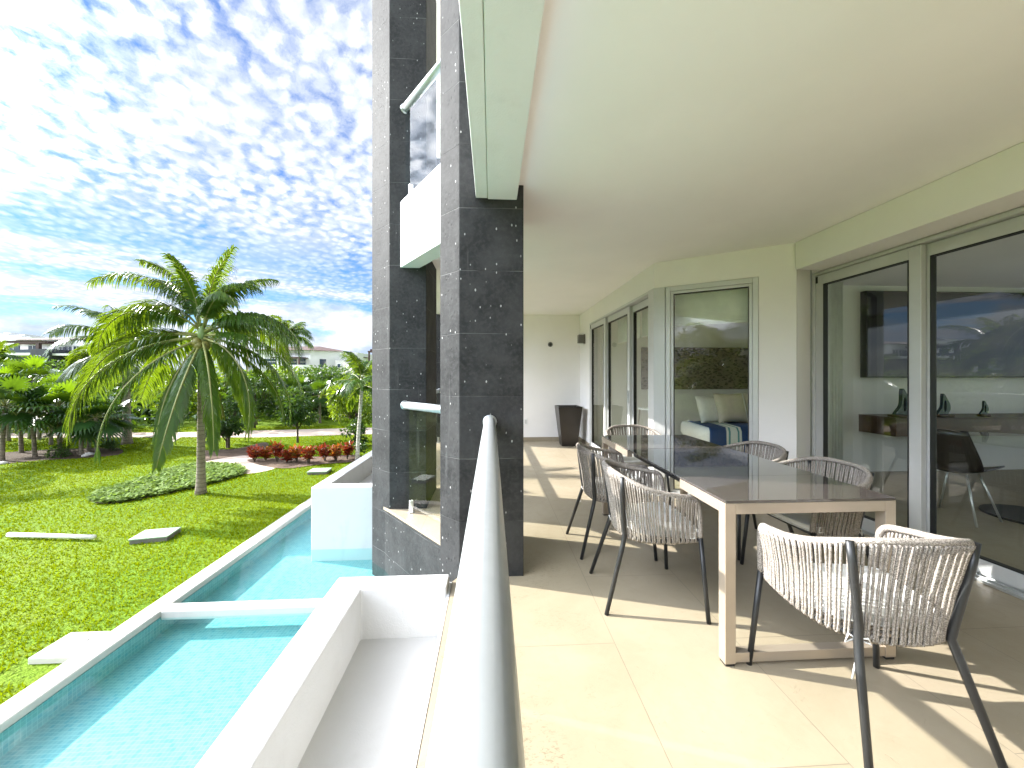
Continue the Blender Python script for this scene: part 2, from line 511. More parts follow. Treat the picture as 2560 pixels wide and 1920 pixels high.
def stripemat():
    """bed throw: navy with pale striped bands, as the woven blanket has"""
    m, N = newmat('blue throw')
    g = N.n('ShaderNodeTexCoord').outputs['Object']
    x, y, z = N.n('ShaderNodeSeparateXYZ', {0: g}).outputs
    f = N.m('FRACT', N.m('DIVIDE', x, 0.62))
    band = N.m('MULTIPLY', N.ramp(f, 0.10, 0.12), N.m('SUBTRACT', 1.0, N.ramp(f, 0.42, 0.44)))
    core = N.m('MULTIPLY', N.ramp(f, 0.19, 0.2), N.m('SUBTRACT', 1.0, N.ramp(f, 0.33, 0.34)))
    edge = N.m('SUBTRACT', N.m('MULTIPLY', N.ramp(f, 0.15, 0.16), N.m('SUBTRACT', 1.0, N.ramp(f, 0.37, 0.38))), core)
    c = N.mix(band, (0.012, 0.05, 0.17), (0.62, 0.66, 0.64))
    c = N.mix(edge, c, (0.10, 0.26, 0.28))
    bp = N.n('ShaderNodeBump', {'Strength': 0.3, 'Distance': 0.004, 'Height': N.noise(g, 150.0, 2.0)}).outputs[0]
    finish(N, N.n('ShaderNodeBsdfPrincipled', {'Base Color': c, 'Roughness': 0.85, 'Normal': bp}).outputs[0])
    return m


def artmat():
    m, N = newmat('carved brown panel')
    g = N.n('ShaderNodeTexCoord').outputs['Object']
    vo = N.n('ShaderNodeTexVoronoi', {'Vector': N.n('ShaderNodeMapping', {'Vector': g, 'Scale': (1, 1, 2)}).outputs[0], 'Scale': 14.0})
    h = N.ramp(vo.outputs['Distance'], 0.2, 0.55)
    c = N.mix(h, (0.10, 0.075, 0.055), (0.21, 0.165, 0.13))
    bp = N.n('ShaderNodeBump', {'Strength': 0.8, 'Distance': 0.02, 'Height': h}).outputs[0]
    finish(N, N.n('ShaderNodeBsdfPrincipled', {'Base Color': c, 'Roughness': 0.6, 'Normal': bp}).outputs[0])
    return m


def barkmat(name, c1, c2, ring=True):
    m, N = newmat(name)
    g = N.n('ShaderNodeTexCoord').outputs['Object']
    x, y, z = N.n('ShaderNodeSeparateXYZ', {0: g}).outputs
    n1 = N.noise(g, 14.0, 5.0, 0.65)
    w = N.m('SINE', N.m('ADD', N.m('MULTIPLY', z, 95.0), N.m('MULTIPLY', N.noise(g, 5.0, 2.0), 6.0)))
    rr = N.ramp(w, 0.5, 1.0) if ring else N.ramp(n1, 0.5, 0.8)
    c = N.mix(N.ramp(n1, 0.3, 0.7), c1, c2)
    c = N.mix(N.m('MULTIPLY', rr, 0.45), c, tuple(k * 0.4 for k in c1))
    bp = N.n('ShaderNodeBump', {'Strength': 0.6, 'Distance': 0.01, 'Height': N.m('SUBTRACT', n1, rr)}).outputs[0]
    finish(N, N.n('ShaderNodeBsdfPrincipled', {'Base Color': c, 'Roughness': 0.85, 'Normal': bp, 'Specular IOR Level': 0.2}).outputs[0])
    return m


def groundmat(name, c1, c2, c3, sc=4.0, fine=60.0, bump=0.5):
    m, N = newmat(name)
    g = N.n('ShaderNodeTexCoord').outputs['Object']
    n1 = N.noise(g, sc, 6.0, 0.62)
    n2 = N.noise(g, fine, 4.0, 0.6)
    c = N.mix(N.ramp(n1, 0.3, 0.7), c1, c2)
    c = N.mix(N.m('MULTIPLY', N.ramp(n2, 0.5, 0.72), 0.6), c, c3)
    bp = N.n('ShaderNodeBump', {'Strength': bump, 'Distance': 0.02, 'Height': n2}).outputs[0]
    finish(N, N.n('ShaderNodeBsdfPrincipled', {'Base Color': c, 'Roughness': 0.9, 'Normal': bp, 'Specular IOR Level': 0.1}).outputs[0])
    return m


def rooftile():
    m, N = newmat('red brown roof tile')
    g = N.n('ShaderNodeTexCoord').outputs['Object']
    x, y, z = N.n('ShaderNodeSeparateXYZ', {0: g}).outputs
    rib = N.m('SINE', N.m('MULTIPLY', x, 22.0))
    c = N.mix(N.ramp(N.noise(g, 0.9, 5.0), 0.3, 0.7), (0.05, 0.022, 0.018), (0.075, 0.036, 0.03))
    c = N.mix(N.m('MULTIPLY', N.ramp(rib, 0.0, 1.0), 0.3), c, (0.08, 0.035, 0.026))
    finish(N, N.n('ShaderNodeBsdfPrincipled', {'Base Color': c, 'Roughness': 0.8}).outputs[0])
    return m


M = dict(
    stone=stonemat(), tile=tilemat(), lawn=lawnmat(), pool=poolmat(), water=watermat(), rope=ropemat(),
    throw=stripemat(), art=artmat(), roof=rooftile(),
    white=stucco('white exterior render', (0.74, 0.735, 0.72), 0.45, 0.2),
    rim=stucco('white planter paint', (0.60, 0.595, 0.58), 0.9, 0.5),
    planterbed=stucco('grey cement bed', (0.50, 0.49, 0.47), 0.5, 0.6),
    wall=stucco('warm white wall paint', (0.87, 0.85, 0.835), 0.12),
    ceil=stucco('ceiling paint', (0.90, 0.88, 0.865), 0.08),
    coping=stucco('pale stone coping', (0.54, 0.52, 0.48), 0.7, 0.6),
    inwall=stucco('interior wall paint', (0.86, 0.86, 0.83), 0.05),
    alu=plain('brushed aluminium', (0.58, 0.60, 0.60), 0.38, 0.75, 0.04),
    alup=plain('silver powder coat frame', (0.60, 0.61, 0.60), 0.40, 0.35, 0.03),
    rail=plain('silver painted rail', (0.45, 0.48, 0.49), 0.33, 0.45, 0.04, 30.0, 0.03, 200.0),
    gasket=plain('black gasket', (0.012, 0.012, 0.012), 0.5),
    glass=glassmat('clear railing glass', (0.95, 0.956, 0.928), 1.5, 0.0, 0.5),
    upglass=glassmat('upper railing glass', (0.95, 0.985, 1.0), 1.5, 0.0, 0.24),
    dglass=glassmat('door glass', (0.95, 0.972, 0.945), 1.55, 0.0, 1.05),
    farglass=plain('far window glass', (0.03, 0.05, 0.07), 0.08, 0.0, 0.1),
    leg=plain('charcoal steel', (0.022, 0.023, 0.024), 0.38, 0.2, 0.1),
    taupe=plain('champagne metal', (0.40, 0.335, 0.265), 0.36, 0.45, 0.03),
    tabletop=plain('smoked glass top', (0.07, 0.06, 0.055), 0.03, 0.0, 0.02, coat=1.0),
    leafglass=plain('dark smoked glass leaf', (0.03, 0.03, 0.032), 0.03, 0.0, 0.02, coat=1.0),
    cushion=plain('white canvas', (0.78, 0.77, 0.74), 0.9, 0.0, 0.04, 20.0, 0.25, 300.0),
    pillow=plain('linen pillow', (0.56, 0.49, 0.40), 0.9, 0.0, 0.06, 20.0, 0.3, 200.0),
    pot=plain('dark bronze planter', (0.028, 0.024, 0.021), 0.30, 0.3, 0.08),
    grey=plain('grey metal', (0.16, 0.155, 0.15), 0.45, 0.3),
    black=plain('black screen', (0.006, 0.007, 0.008), 0.06),
    blacksatin=plain('black satin', (0.015, 0.015, 0.015), 0.4),
    wood=plain('walnut veneer', (0.085, 0.042, 0.02), 0.4, 0.0, 0.25, 9.0),
    navy=plain('navy ceramic', (0.012, 0.03, 0.06), 0.25),
    blind=plain('roller blind', (0.74, 0.76, 0.70), 0.85),
    curtain=plain('curtain', (0.72, 0.75, 0.69), 0.9),
    plastic=plain('white plastic', (0.78, 0.78, 0.77), 0.4),
    greenlid=plain('pale green lid', (0.30, 0.40, 0.28), 0.6, 0.0, 0.08, 8.0, 0.2),
    path=groundmat('pinkish concrete', (0.42, 0.34, 0.28), (0.50, 0.41, 0.335), (0.37, 0.30, 0.245), 2.0, 30.0, 0.2),
    mulch=groundmat('mulch', (0.10, 0.07, 0.05), (0.16, 0.115, 0.085), (0.05, 0.035, 0.025), 4.0, 45.0, 0.9),
    soil=groundmat('dark soil', (0.06, 0.045, 0.03), (0.09, 0.065, 0.045), (0.03, 0.025, 0.018), 4.0, 40.0, 0.9),
    grassblade=leafmat('grass blade', (0.11, 0.182, 0.001), (0.20, 0.228, 0.003), (0.26, 0.335, 0.002), 0.35, 1.0, None, 0.0),
    coco=leafmat('coconut leaflet', (0.032, 0.085, 0.014), (0.062, 0.122, 0.018), (0.20, 0.29, 0.006), 0.34, 0.27),
    cocoyel=leafmat('yellowing leaflet', (0.10, 0.13, 0.02), (0.17, 0.16, 0.02), (0.36, 0.34, 0.02), 0.5, 0.4),
    rachis=plain('frond rib', (0.21, 0.22, 0.06), 0.5),
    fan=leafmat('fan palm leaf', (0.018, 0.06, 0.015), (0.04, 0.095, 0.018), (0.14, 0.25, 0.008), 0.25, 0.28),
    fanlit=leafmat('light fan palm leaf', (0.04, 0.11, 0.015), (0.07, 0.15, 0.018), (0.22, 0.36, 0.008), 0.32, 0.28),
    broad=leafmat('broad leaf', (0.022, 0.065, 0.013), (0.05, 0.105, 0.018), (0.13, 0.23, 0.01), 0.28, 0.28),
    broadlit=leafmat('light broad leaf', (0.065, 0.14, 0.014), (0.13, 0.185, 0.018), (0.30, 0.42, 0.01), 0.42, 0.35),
    yellowleaf=leafmat('yellow green leaf', (0.10, 0.13, 0.008), (0.17, 0.16, 0.012), (0.30, 0.31, 0.01), 0.45, 0.4),
    croton=leafmat('croton leaf', (0.20, 0.018, 0.014), (0.32, 0.055, 0.010), (0.42, 0.06, 0.012), 0.3, 0.35, (0.38, 0.17, 0.02)),
    crotonor=leafmat('orange croton leaf', (0.36, 0.10, 0.014), (0.26, 0.03, 0.014), (0.52, 0.18, 0.015), 0.3, 0.35, (0.22, 0.22, 0.03)),
    cover=leafmat('ground cover leaf', (0.11, 0.20, 0.03), (0.20, 0.28, 0.07), (0.28, 0.40, 0.05), 0.35, 0.8, None, 0.2),
    bark=barkmat('palm bark', (0.20, 0.165, 0.125), (0.30, 0.255, 0.20)),
    palebark=barkmat('pale palm bark', (0.42, 0.39, 0.34), (0.55, 0.52, 0.46)),
    darkbark=barkmat('tree bark', (0.07, 0.055, 0.04), (0.13, 0.10, 0.075), False),
    shaft=plain('green crownshaft', (0.16, 0.24, 0.07), 0.4),
    coconut=plain('coconut husk', (0.16, 0.15, 0.03), 0.5),
    pergola=plain('brown pergola timber', (0.07, 0.035, 0.028), 0.6),
    bluestone=plain('dark cladding', (0.03, 0.033, 0.04), 0.6),
)

# ------------------------------------------------------------------ setting: ground, pool, terrace slabs
GZ = -0.62          # lawn level
WZ = -0.635         # pool water
CZ = -0.58          # coping top
TOP = 7.2


def inside(pt, poly):
    x, y = pt[0], pt[1]
    c = False
    j = len(poly) - 1
    for i in range(len(poly)):
        xi, yi = poly[i][0], poly[i][1]
        xj, yj = poly[j][0], poly[j][1]
        if (yi > y) != (yj > y) and x < (xj - xi) * (y - yi) / (yj - yi) + xi:
            c = not c
        j = i
    return c


def sheet(name, poly, z, m, th=0.0):
    mb = MB()
    if th:
        mb.prism(poly, z - th, z)
    else:
        mb.add([(p[0], p[1], z) for p in poly], [tuple(range(len(poly)))])
    o = recalc(mb.build(name, m))
    if not th and o.data.polygons[0].normal.z < 0:
        o.data.flip_normals()
    return o


def smoothpoly(pts, n=8):
    """closed Catmull-Rom outline"""
    k = len(pts)
    out = []
    for i in range(k):
        p0, p1, p2, p3 = [Vector((pts[(i + j) % k][0], pts[(i + j) % k][1], 0)) for j in (-1, 0, 1, 2)]
        for s in range(n):
            t = s / n
            q = 0.5 * ((2 * p1) + (p2 - p0) * t + (2 * p0 - 5 * p1 + 4 * p2 - p3) * t * t + (3 * p1 - p0 - 3 * p2 + p3) * t ** 3)
            out.append((q.x, q.y))
    return out


g = MB()
g.add([(-900, -900, GZ), (-2.83, -900, GZ), (-2.83, -9.1, GZ), (-2.83, 9, GZ), (-2.83, 900, GZ), (-900, 900, GZ),
       (900, 9, GZ), (900, 900, GZ), (900, -900, GZ), (900, -9.1, GZ)],
      [(0, 1, 2, 3, 4, 5), (3, 6, 7, 4), (1, 8, 9, 2)])
tag(g.build('ground', M['lawn']), kind='structure')

# paths and beds, laid on the lawn
far_path = [P(-500, 1082, GZ), P(0, 1083, GZ), P(450, 1081, GZ), P(950, 1069, GZ), P(1500, 1058, GZ), P(1500, 1072, GZ), P(950, 1085, GZ), P(640, 1094, GZ), P(450, 1093, GZ), P(0, 1095, GZ), P(-500, 1093, GZ)]
tag(sheet('path', far_path, GZ + 0.004, M['path']), kind='structure')
near_path = smoothpoly([P(505, 1158, GZ), P(560, 1146, GZ), P(622, 1140, GZ), P(650, 1160, GZ), P(690, 1170, GZ), P(640, 1183, GZ), P(600, 1183, GZ), P(560, 1168, GZ)], 5)
tag(sheet('garden_path', near_path, GZ + 0.008, M['path']), kind='structure')
link_path = [P(405, 1092, GZ), P(455, 1092, GZ), P(432, 1106, GZ), P(400, 1106, GZ)]
tag(sheet('path_branch', link_path, GZ + 0.006, M['path']), kind='structure')
bed_a = smoothpoly([P(505, 1128, GZ), P(590, 1122, GZ), P(662, 1106, GZ), P(668, 1120, GZ), P(624, 1141, GZ), P(560, 1147, GZ), P(505, 1158, GZ)], 5)
tag(sheet('mulch_bed', bed_a, GZ + 0.005, M['mulch']), kind='structure')
bed_c = smoothpoly([P(618, 1150, GZ), P(700, 1146, GZ), P(800, 1142, GZ), P(896, 1138, GZ), P(890, 1154, GZ), P(800, 1162, GZ), P(720, 1172, GZ), P(660, 1166, GZ)], 5)
tag(sheet('mulch_bed', bed_c, GZ + 0.012, M['mulch']), kind='structure')
bed_f = smoothpoly([P(-60, 1140, GZ), P(60, 1128, GZ), P(180, 1122, GZ), P(290, 1120, GZ), P(300, 1136, GZ), P(200, 1146, GZ), P(90, 1152, GZ), P(-60, 1166, GZ)], 5)
tag(sheet('soil_bed', bed_f, GZ + 0.005, M['soil']), kind='structure')
bed_g = smoothpoly([P(225, 1252, GZ), P(255, 1232, GZ), P(345, 1204, GZ), P(412, 1180, GZ), P(490, 1163, GZ), P(585, 1166, GZ), P(608, 1185, GZ), P(520, 1212, GZ), P(415, 1236, GZ), P(280, 1260, GZ)], 5)

# pool
tag(MB().box(-2.67, -0.2, -9.0, 8.6, -0.95, -0.765).build('pool_floor', M['pool']), kind='structure')
pw = MB().box(-2.83, -2.67, -9.0, 8.6, -0.95, CZ - 0.055).box(-2.83, 0, 8.6, 8.75, -0.95, CZ - 0.055)
tag(pw.build('pool_wall', M['pool']), kind='structure')
w = MB().add([(-2.669, -8.99, WZ), (-0.2, -8.99, WZ), (-0.2, 8.59, WZ), (-2.669, 8.59, WZ)], [(0, 1, 2, 3)])
tag(w.build('pool_water', M['water']), kind='structure')
cp = MB().box(-2.832, -2.668, -9.0, 8.6, CZ - 0.055, CZ).box(-2.832, 0, 8.6, 8.76, CZ - 0.055, CZ)
tag(cp.build('pool_coping', M['coping'], bevel=0.012), kind='structure')
tag(MB().box(-2.666, -0.96, 3.15, 3.265, -0.655, CZ - 0.003).build('pool_divider', M['coping'], bevel=0.006),
    'low pale stone bar crossing the pool between coping and planter', 'pool divider')

# terrace floor and its stone base
edge = [(-0.25, -9.0), (-0.25, 2.40), (-0.10, 2.62), (-0.41, 2.985), (-1.0, 3.72), (-1.16, 3.90), (-1.16, 7.75)]
floor_poly = edge + [(9.0, 7.75), (9.0, -9.0)]
tag(sheet('terrace_floor', floor_poly, 0.0, M['tile'], 0.03), kind='structure')
base_poly = [(-0.252, -9.0), (-0.252, 2.40), (-0.12, 2.62), (-0.425, 2.985), (-1.015, 3.72), (-1.15, 3.92), (-1.15, 7.74), (8.9, 7.74), (8.9, -8.99)]
ob = sheet('terrace_base', base_poly, -0.03, M['stone'], 0.92)
tag(ob, 'dark volcanic stone wall under the terrace edge above the pool', 'stone wall')

# ceiling slab (one flat soffit over terrace and rooms), roof above the upper floor
ceil_poly = [(-0.1, -9.0), (-0.1, 2.5), (-0.36, 2.99), (-0.84, 3.70), (-1.1, 4.0), (-1.1, 7.75), (9.0, 7.75), (9.0, -9.0)]
tag(sheet('ceiling', ceil_poly, 3.0, M['ceil'], 0.43), kind='structure')
up_poly = [(-0.3, 1.0), (-0.3, 2.5), (-1.0, 3.6), (-1.1, 7.75), (9.0, 7.75), (9.0, -3.0), (1.2, -3.0)]
tag(sheet('upper_ceiling', up_poly, 6.1, M['ceil'], 0.4), kind='structure')

# ------------------------------------------------------------------ building pieces
bm = empty('edge_beam', (0, 0, 2.47), 0, 'white edge beam running overhead along the terrace from the near dark column', 'beam')
MB().box(-0.025, 0.165, -9.0, 2.437, 0.0, 0.098).build('soffit', M['white'], bm, bevel=0.004)
MB().box(-0.102, -0.027, -9.0, 2.436, 0.006, 0.62).build('fascia', M['white'], bm, bevel=0.004)

col1 = [(-0.21, 2.44), (0.21, 2.44), (0.21, 3.07), (-0.12, 3.05), (-0.355, 2.585)]
col2 = [(-1.008, 3.74), (-0.648, 3.74), (-0.648, 4.42), (-1.255, 4.42), (-1.255, 3.985)]
col3 = [(-1.26, 7.55), (-0.862, 7.55), (-0.862, 7.95), (-1.26, 7.95)]
for poly, lab in ((col1, 'nearest dark stone column meeting the handrail end'),
                  (col2, 'second dark stone column standing behind the nearest at the pool edge'),
                  (col3, 'farthest dark stone column glimpsed between the two nearer columns')):
    o = recalc(MB().prism(poly, -0.95, TOP).build('stone_column', M['stone']))
    bv = o.modifiers.new('bevel', 'BEVEL')
    bv.width = 0.004
    bv.segments = 1
    tag(o, lab, 'column', 'dark stone columns of the terrace')

# white band of the balcony above, between the first two columns
A, B = Vector((-0.905, 3.737)), Vector((-0.36, 2.96))
dr = (B - A).normalized()
nr = Vector((-dr.y, dr.x))
band = [A, B, B + nr * 0.16, A + nr * 0.16]
tag(recalc(MB().prism([(p.x, p.y) for p in band], 2.39, 3.04).build('balcony_band', M['white'], bevel=0.006)),
    'white balcony band overhead between the two nearest dark columns', 'balcony front')

# left planter beside the handrail and the one beyond the columns
pl = empty('planter_box', (-0.6, 0, -0.25), 0, 'empty white planter trough beside the handrail in the foreground', 'planter', 'white planters over the pool')
pw_ = MB()
pw_.prism([(-0.36, -9.0), (-0.175, -9.0), (-0.175, 2.255), (0.33, 2.255), (0.33, 2.40), (-0.36, 2.40)], -0.68, 0.30)
o = recalc(pw_.build('rim_wall', M['rim'], pl, bevel=0.010))
MB().box(0.33, 0.345, -9.0, 2.40, -0.68, 0.246).build('inner_wall', M['rim'], pl)
MB().box(-0.19, 0.335, -9.0, 2.27, -0.4, 0.0).build('cement_bed', M['planterbed'], pl)
pl2 = empty('planter_box', (-1.6, 4.3, -0.25), 0, 'white planter box rising from the pool behind the second column', 'planter', 'white planters over the pool')
p2 = MB()
p2.prism([(-0.43, 0.0), (0.40, 0.0), (0.40, 0.15), (-0.28, 0.15), (-0.28, 3.15), (0.45, 3.15), (0.45, 3.3), (-0.43, 3.3)], -0.6, 0.315)
recalc(p2.build('rim_wall', M['rim'], pl2, bevel=0.010))
MB().box(-0.285, 0.44, 0.14, 3.16, -0.4, 0.05).build('cement_bed', M['planterbed'], pl2)

# ------------------------------------------------------------------ railings
def railing(name, a, b, z0, z, label, gaps=(), zg0=0.06, r=0.0375, ext=0.0, glass=True, brackets=True, gm='glass'):
    a, b = Vector(a), Vector(b)
    d = (b - a)
    L = d.length
    d.normalize()
    rt = empty(name, (a.x, a.y, z0), math.atan2(d.y, d.x), label, 'railing', 'tubular handrails with glass panels')
    MB().tube([(-ext, 0, z), (L, 0, z)], r, 32).build('handrail', M['rail'], rt, smooth=True)
    MB().tube([(L - 0.012, 0, z), (L, 0, z)], r * 1.22, 32).build('end_collar', M['alu'], rt, smooth=True)
    if glass:
        cuts = [0.03] + list(gaps) + [L - 0.03]
        for i in range(len(cuts) - 1):
            s, e = cuts[i] + (0.018 if i else 0), cuts[i + 1] - (0.018 if i < len(cuts) - 2 else 0)
            MB().box(s, e, -0.005, 0.005, zg0, z - r * 0.9).build('glass_panel', M[gm], rt)
            if brackets:
                for q in (s + 0.10, e - 0.12):
                    c = MB().box(q, q + 0.03, -0.018, -0.006, 0.0, 0.12).box(q, q + 0.03, 0.006, 0.018, 0.0, 0.12).box(q - 0.004, q + 0.034, -0.03, 0.03, 0.0, 0.008)
                    c.build('clamp', M['alu'], rt, bevel=0.003)
    return rt


railing('balcony_railing', (-0.012, -8.6), (-0.012, 2.438), 0.0, 1.015, 'thick silver handrail running through the foreground over clear glass', (1.4, 2.75, 4.1, 5.42, 6.75, 8.72, 10.09), brackets=False)
railing('balcony_railing', (-0.28, 3.05), (-0.86, 3.738), 0.0, 1.03, 'short silver handrail over glass between the two nearest dark columns')
railing('balcony_railing', (-1.05, 4.42), (-1.05, 7.548), 0.0, 1.03, 'far handrail and glass running behind the second dark column', (1.5,))
railing('balcony_railing', (-0.26, 2.98), (-0.86, 3.738), 3.04, 0.92, 'upstairs silver handrail over glass above the white balcony band', (), 0.02, gm='upglass')

# ------------------------------------------------------------------ terrace walls, doors and window
tag(MB().box(-0.86, 1.99, 7.52, 7.75, 0.0, 2.569).build('wall', M['wall']), 'white end wall at the far end of the terrace', 'wall')
tag(MB().box(-0.85, 1.795, 7.506, 7.519, 0.001, 0.085).build('baseboard', M['tile']), 'tan tile baseboard along the far end wall', 'baseboard')
bx = MB().box(1.785, 1.798, 6.75, 7.505, 0.001, 0.085)
tag(bx.build('baseboard', M['tile']), 'short tan tile baseboard beside the far sliding doors', 'baseboard')
wa = MB().box(1.80, 2.0, 6.74, 7.519, 0.0, 2.569).box(1.80, 2.0, 4.03, 6.74, 2.29, 2.569)
tag(wa.build('wall', M['wall']), 'white wall and lintel around the far three sliding doors', 'wall')

WB = Vector((1.795, 4.02))
db = Vector((0.842, -0.54)).normalized()


def ob_(mb, u0, u1, w0, w1, z0, z1):
    return mb.obb((WB.x, WB.y), (db.x, db.y), u0, u1, w0, w1, z0, z1)


wb = MB()
ob_(wb, 0.965, 1.262, 0.0, 0.2, 0.0, 2.569)
ob_(wb, 0.0, 0.965, 0.0, 0.2, 2.29, 2.569)
tag(wb.build('wall', M['wall']), 'white angled wall around the tall single bedroom window', 'wall')
wc = MB().prism([(2.864, 3.343), (3.10, 3.46), (3.2, 3.6), (2.98, 3.53)], 0.0, 2.569)
wc.box(3.105, 3.3, -2.5, 3.45, 2.315, 2.569)
wc.box(3.105, 3.3, -9.0, -2.505, 0.0, 2.569)
tag(recalc(wc.build('wall', M['wall'])), 'white wall return beside the large near sliding doors', 'wall')
tag(MB().box(2.84, 3.104, -3.0, 3.33, 2.31, 2.568).build('bulkhead', M['wall'], bevel=0.004), 'white boxed bulkhead above the large near sliding doors', 'bulkhead')


def door_set(name, org, dirv, panels, z1, label, cat='sliding door', stile=0.08, toprail=0.09, group=None, handle=None, track=True):
    """sliding doors standing along dirv from org; panels = list of (u0, u1, w) with w the track depth"""
    rt = empty(name, (org[0], org[1], 0), math.atan2(dirv[1], dirv[0]), label, cat, group)
    u0, u1 = min(p[0] for p in panels), max(p[1] for p in panels)
    w0, w1 = min(p[2] for p in panels) - 0.03, max(p[2] for p in panels) + 0.03
    fr = MB()
    fr.box(u0 - 0.035, u1 + 0.035, w0, w1, z1 - 0.03, z1 - 0.001)
    fr.box(u0 - 0.035, u0 - 0.001, w0, w1, 0.02, z1 - 0.031)
    fr.box(u1 + 0.001, u1 + 0.035, w0, w1, 0.02, z1 - 0.031)
    fr.build('frame', M['alup'], rt, bevel=0.003)
    if track:
        t = MB().box(u0 - 0.035, u1 + 0.035, w0 - 0.012, w1, 0.001, 0.018)
        for p in panels:
            t.box(u0, u1, p[2] - 0.004, p[2] + 0.004, 0.018, 0.03)
        t.build('track', M['alu'], rt)
    for k, (a, b, w) in enumerate(panels):
        pn = MB()
        zt = z1 - 0.034
        pn.box(a, a + stile, w - 0.02, w + 0.02, 0.032, zt)
        pn.box(b - stile, b, w - 0.02, w + 0.02, 0.032, zt)
        pn.box(a + stile, b - stile, w - 0.02, w + 0.02, zt - toprail, zt)
        pn.box(a + stile, b - stile, w - 0.02, w + 0.02, 0.032, 0.13)
        po = pn.build('panel', M['alup'], rt, bevel=0.003)
        ga = MB()
        x0, x1, y0, y1 = a + stile, b - stile, 0.13, zt - toprail
        for q in ((x0, x0 + 0.008, y0, y1), (x1 - 0.008, x1, y0, y1), (x0 + 0.008, x1 - 0.008, y0, y0 + 0.008), (x0 + 0.008, x1 - 0.008, y1 - 0.008, y1)):
            ga.box(q[0], q[1], w - 0.0215, w + 0.0215, q[2], q[3])
        ga.build('gasket', M['gasket'], po)
        MB().box(x0 + 0.001, x1 - 0.001, w - 0.004, w + 0.004, y0 + 0.001, y1 - 0.001).build('glass', M['dglass'], po)
        if handle and k in handle:
            MB().box(a + 0.02, a + 0.045, w + 0.021, w + 0.034, 0.95, 1.12).build('handle', M['alu'], po, bevel=0.003)
        # dark brush stop at the top of the meeting stile
        MB().box(b - stile * 0.3, b - 0.004, w + 0.0205, w + 0.026, zt - 0.07, zt - 0.01).build('brush_stop', M['gasket'], po)
    return rt


door_set('sliding_door', (1.80, 4.17), (0, 1), [(0.0, 0.75, -0.10), (0.71, 1.69, -0.06), (1.65, 2.52, -0.02)], 2.29,
         'far sliding glass doors of three silver framed panels', group='silver framed sliding doors', handle=(1,))
door_set('sliding_door', (3.10, -2.46), (0, 1), [(5.0, 5.88, -0.04), (3.35, 5.06, -0.085), (1.7, 3.42, -0.13), (0.05, 1.75, -0.13)], 2.31,
         'large near sliding glass doors at the right beside the dining table', group='silver framed sliding doors')
# corner post and bedroom window
cpst = MB().prism([(1.788, 4.02), (1.885, 3.955), (1.97, 4.09), (1.91, 4.165), (1.788, 4.165)], 0.0, 2.289)
tag(recalc(cpst.build('corner_post', M['alup'])), 'silver corner post between far sliding doors and bedroom window', 'post')
wr = empty('bedroom_window', (WB.x, WB.y, 0), math.atan2(db.y, db.x), 'tall fixed bedroom window in the angled wall', 'window')
wf = MB()
wf.box(0.115, 0.165, 0.0, 0.09, 0.0, 2.288).box(0.915, 0.963, 0.0, 0.09, 0.0, 2.288).box(0.165, 0.915, 0.0, 0.09, 2.238, 2.288).box(0.165, 0.915, 0.0, 0.09, 0.0, 0.06)
wf.build('frame', M['alup'], wr, bevel=0.004)
wf = MB().box(0.165, 0.195, 0.02, 0.07, 0.06, 2.238).box(0.885, 0.915, 0.02, 0.07, 0.06, 2.238).box(0.195, 0.885, 0.02, 0.07, 2.208, 2.238).box(0.195, 0.885, 0.02, 0.07, 0.06, 0.09)
wf.build('sash', M['alup'], wr, bevel=0.003)
wf = MB().box(0.195, 0.201, 0.019, 0.071, 0.09, 2.208).box(0.879, 0.885, 0.019, 0.071, 0.09, 2.208).box(0.201, 0.879, 0.019, 0.071, 2.202, 2.208)
wf.build('gasket', M['gasket'], wr)
MB().box(0.2015, 0.8785, 0.04, 0.048, 0.0905, 2.2015).build('glass', M['dglass'], wr)

# ------------------------------------------------------------------ rooms behind the glass
iw = MB().box(2.0, 5.6, 6.72, 6.85, 0.0, 2.569)
tag(iw.build('wall', M['inwall']), 'pale bedroom wall behind the brown carved panel', 'wall')
iw = MB().prism([(2.985, 3.56), (3.2, 3.62), (5.72, 6.72), (5.60, 6.85)], 0.0, 2.569)
tag(recalc(iw.build('wall', M['inwall'])), 'pale diagonal partition between bedroom and living room', 'wall')
iw = MB().box(4.1, 8.9, 4.86, 5.0, 0.0, 2.569)
tag(iw.build('wall', M['inwall']), 'pale living room wall behind the dark screen and console', 'wall')
iw = MB().box(8.0, 8.15, -3.0, 4.86, 0.0, 0.3).box(8.0, 8.15, -3.0, 4.86, 2.35, 2.569).box(8.0, 8.15, -3.0, -2.0, 0.3, 2.35).box(8.0, 8.15, 4.4, 4.86, 0.3, 2.35).box(3.3, 8.0, -3.0, -2.88, 0.0, 2.569)  # wall out of view; its unglazed opening is added to brighten the rooms
tag(iw.build('wall', M['inwall']), 'pale unseen living room side wall with an opening added to let in daylight', 'wall')

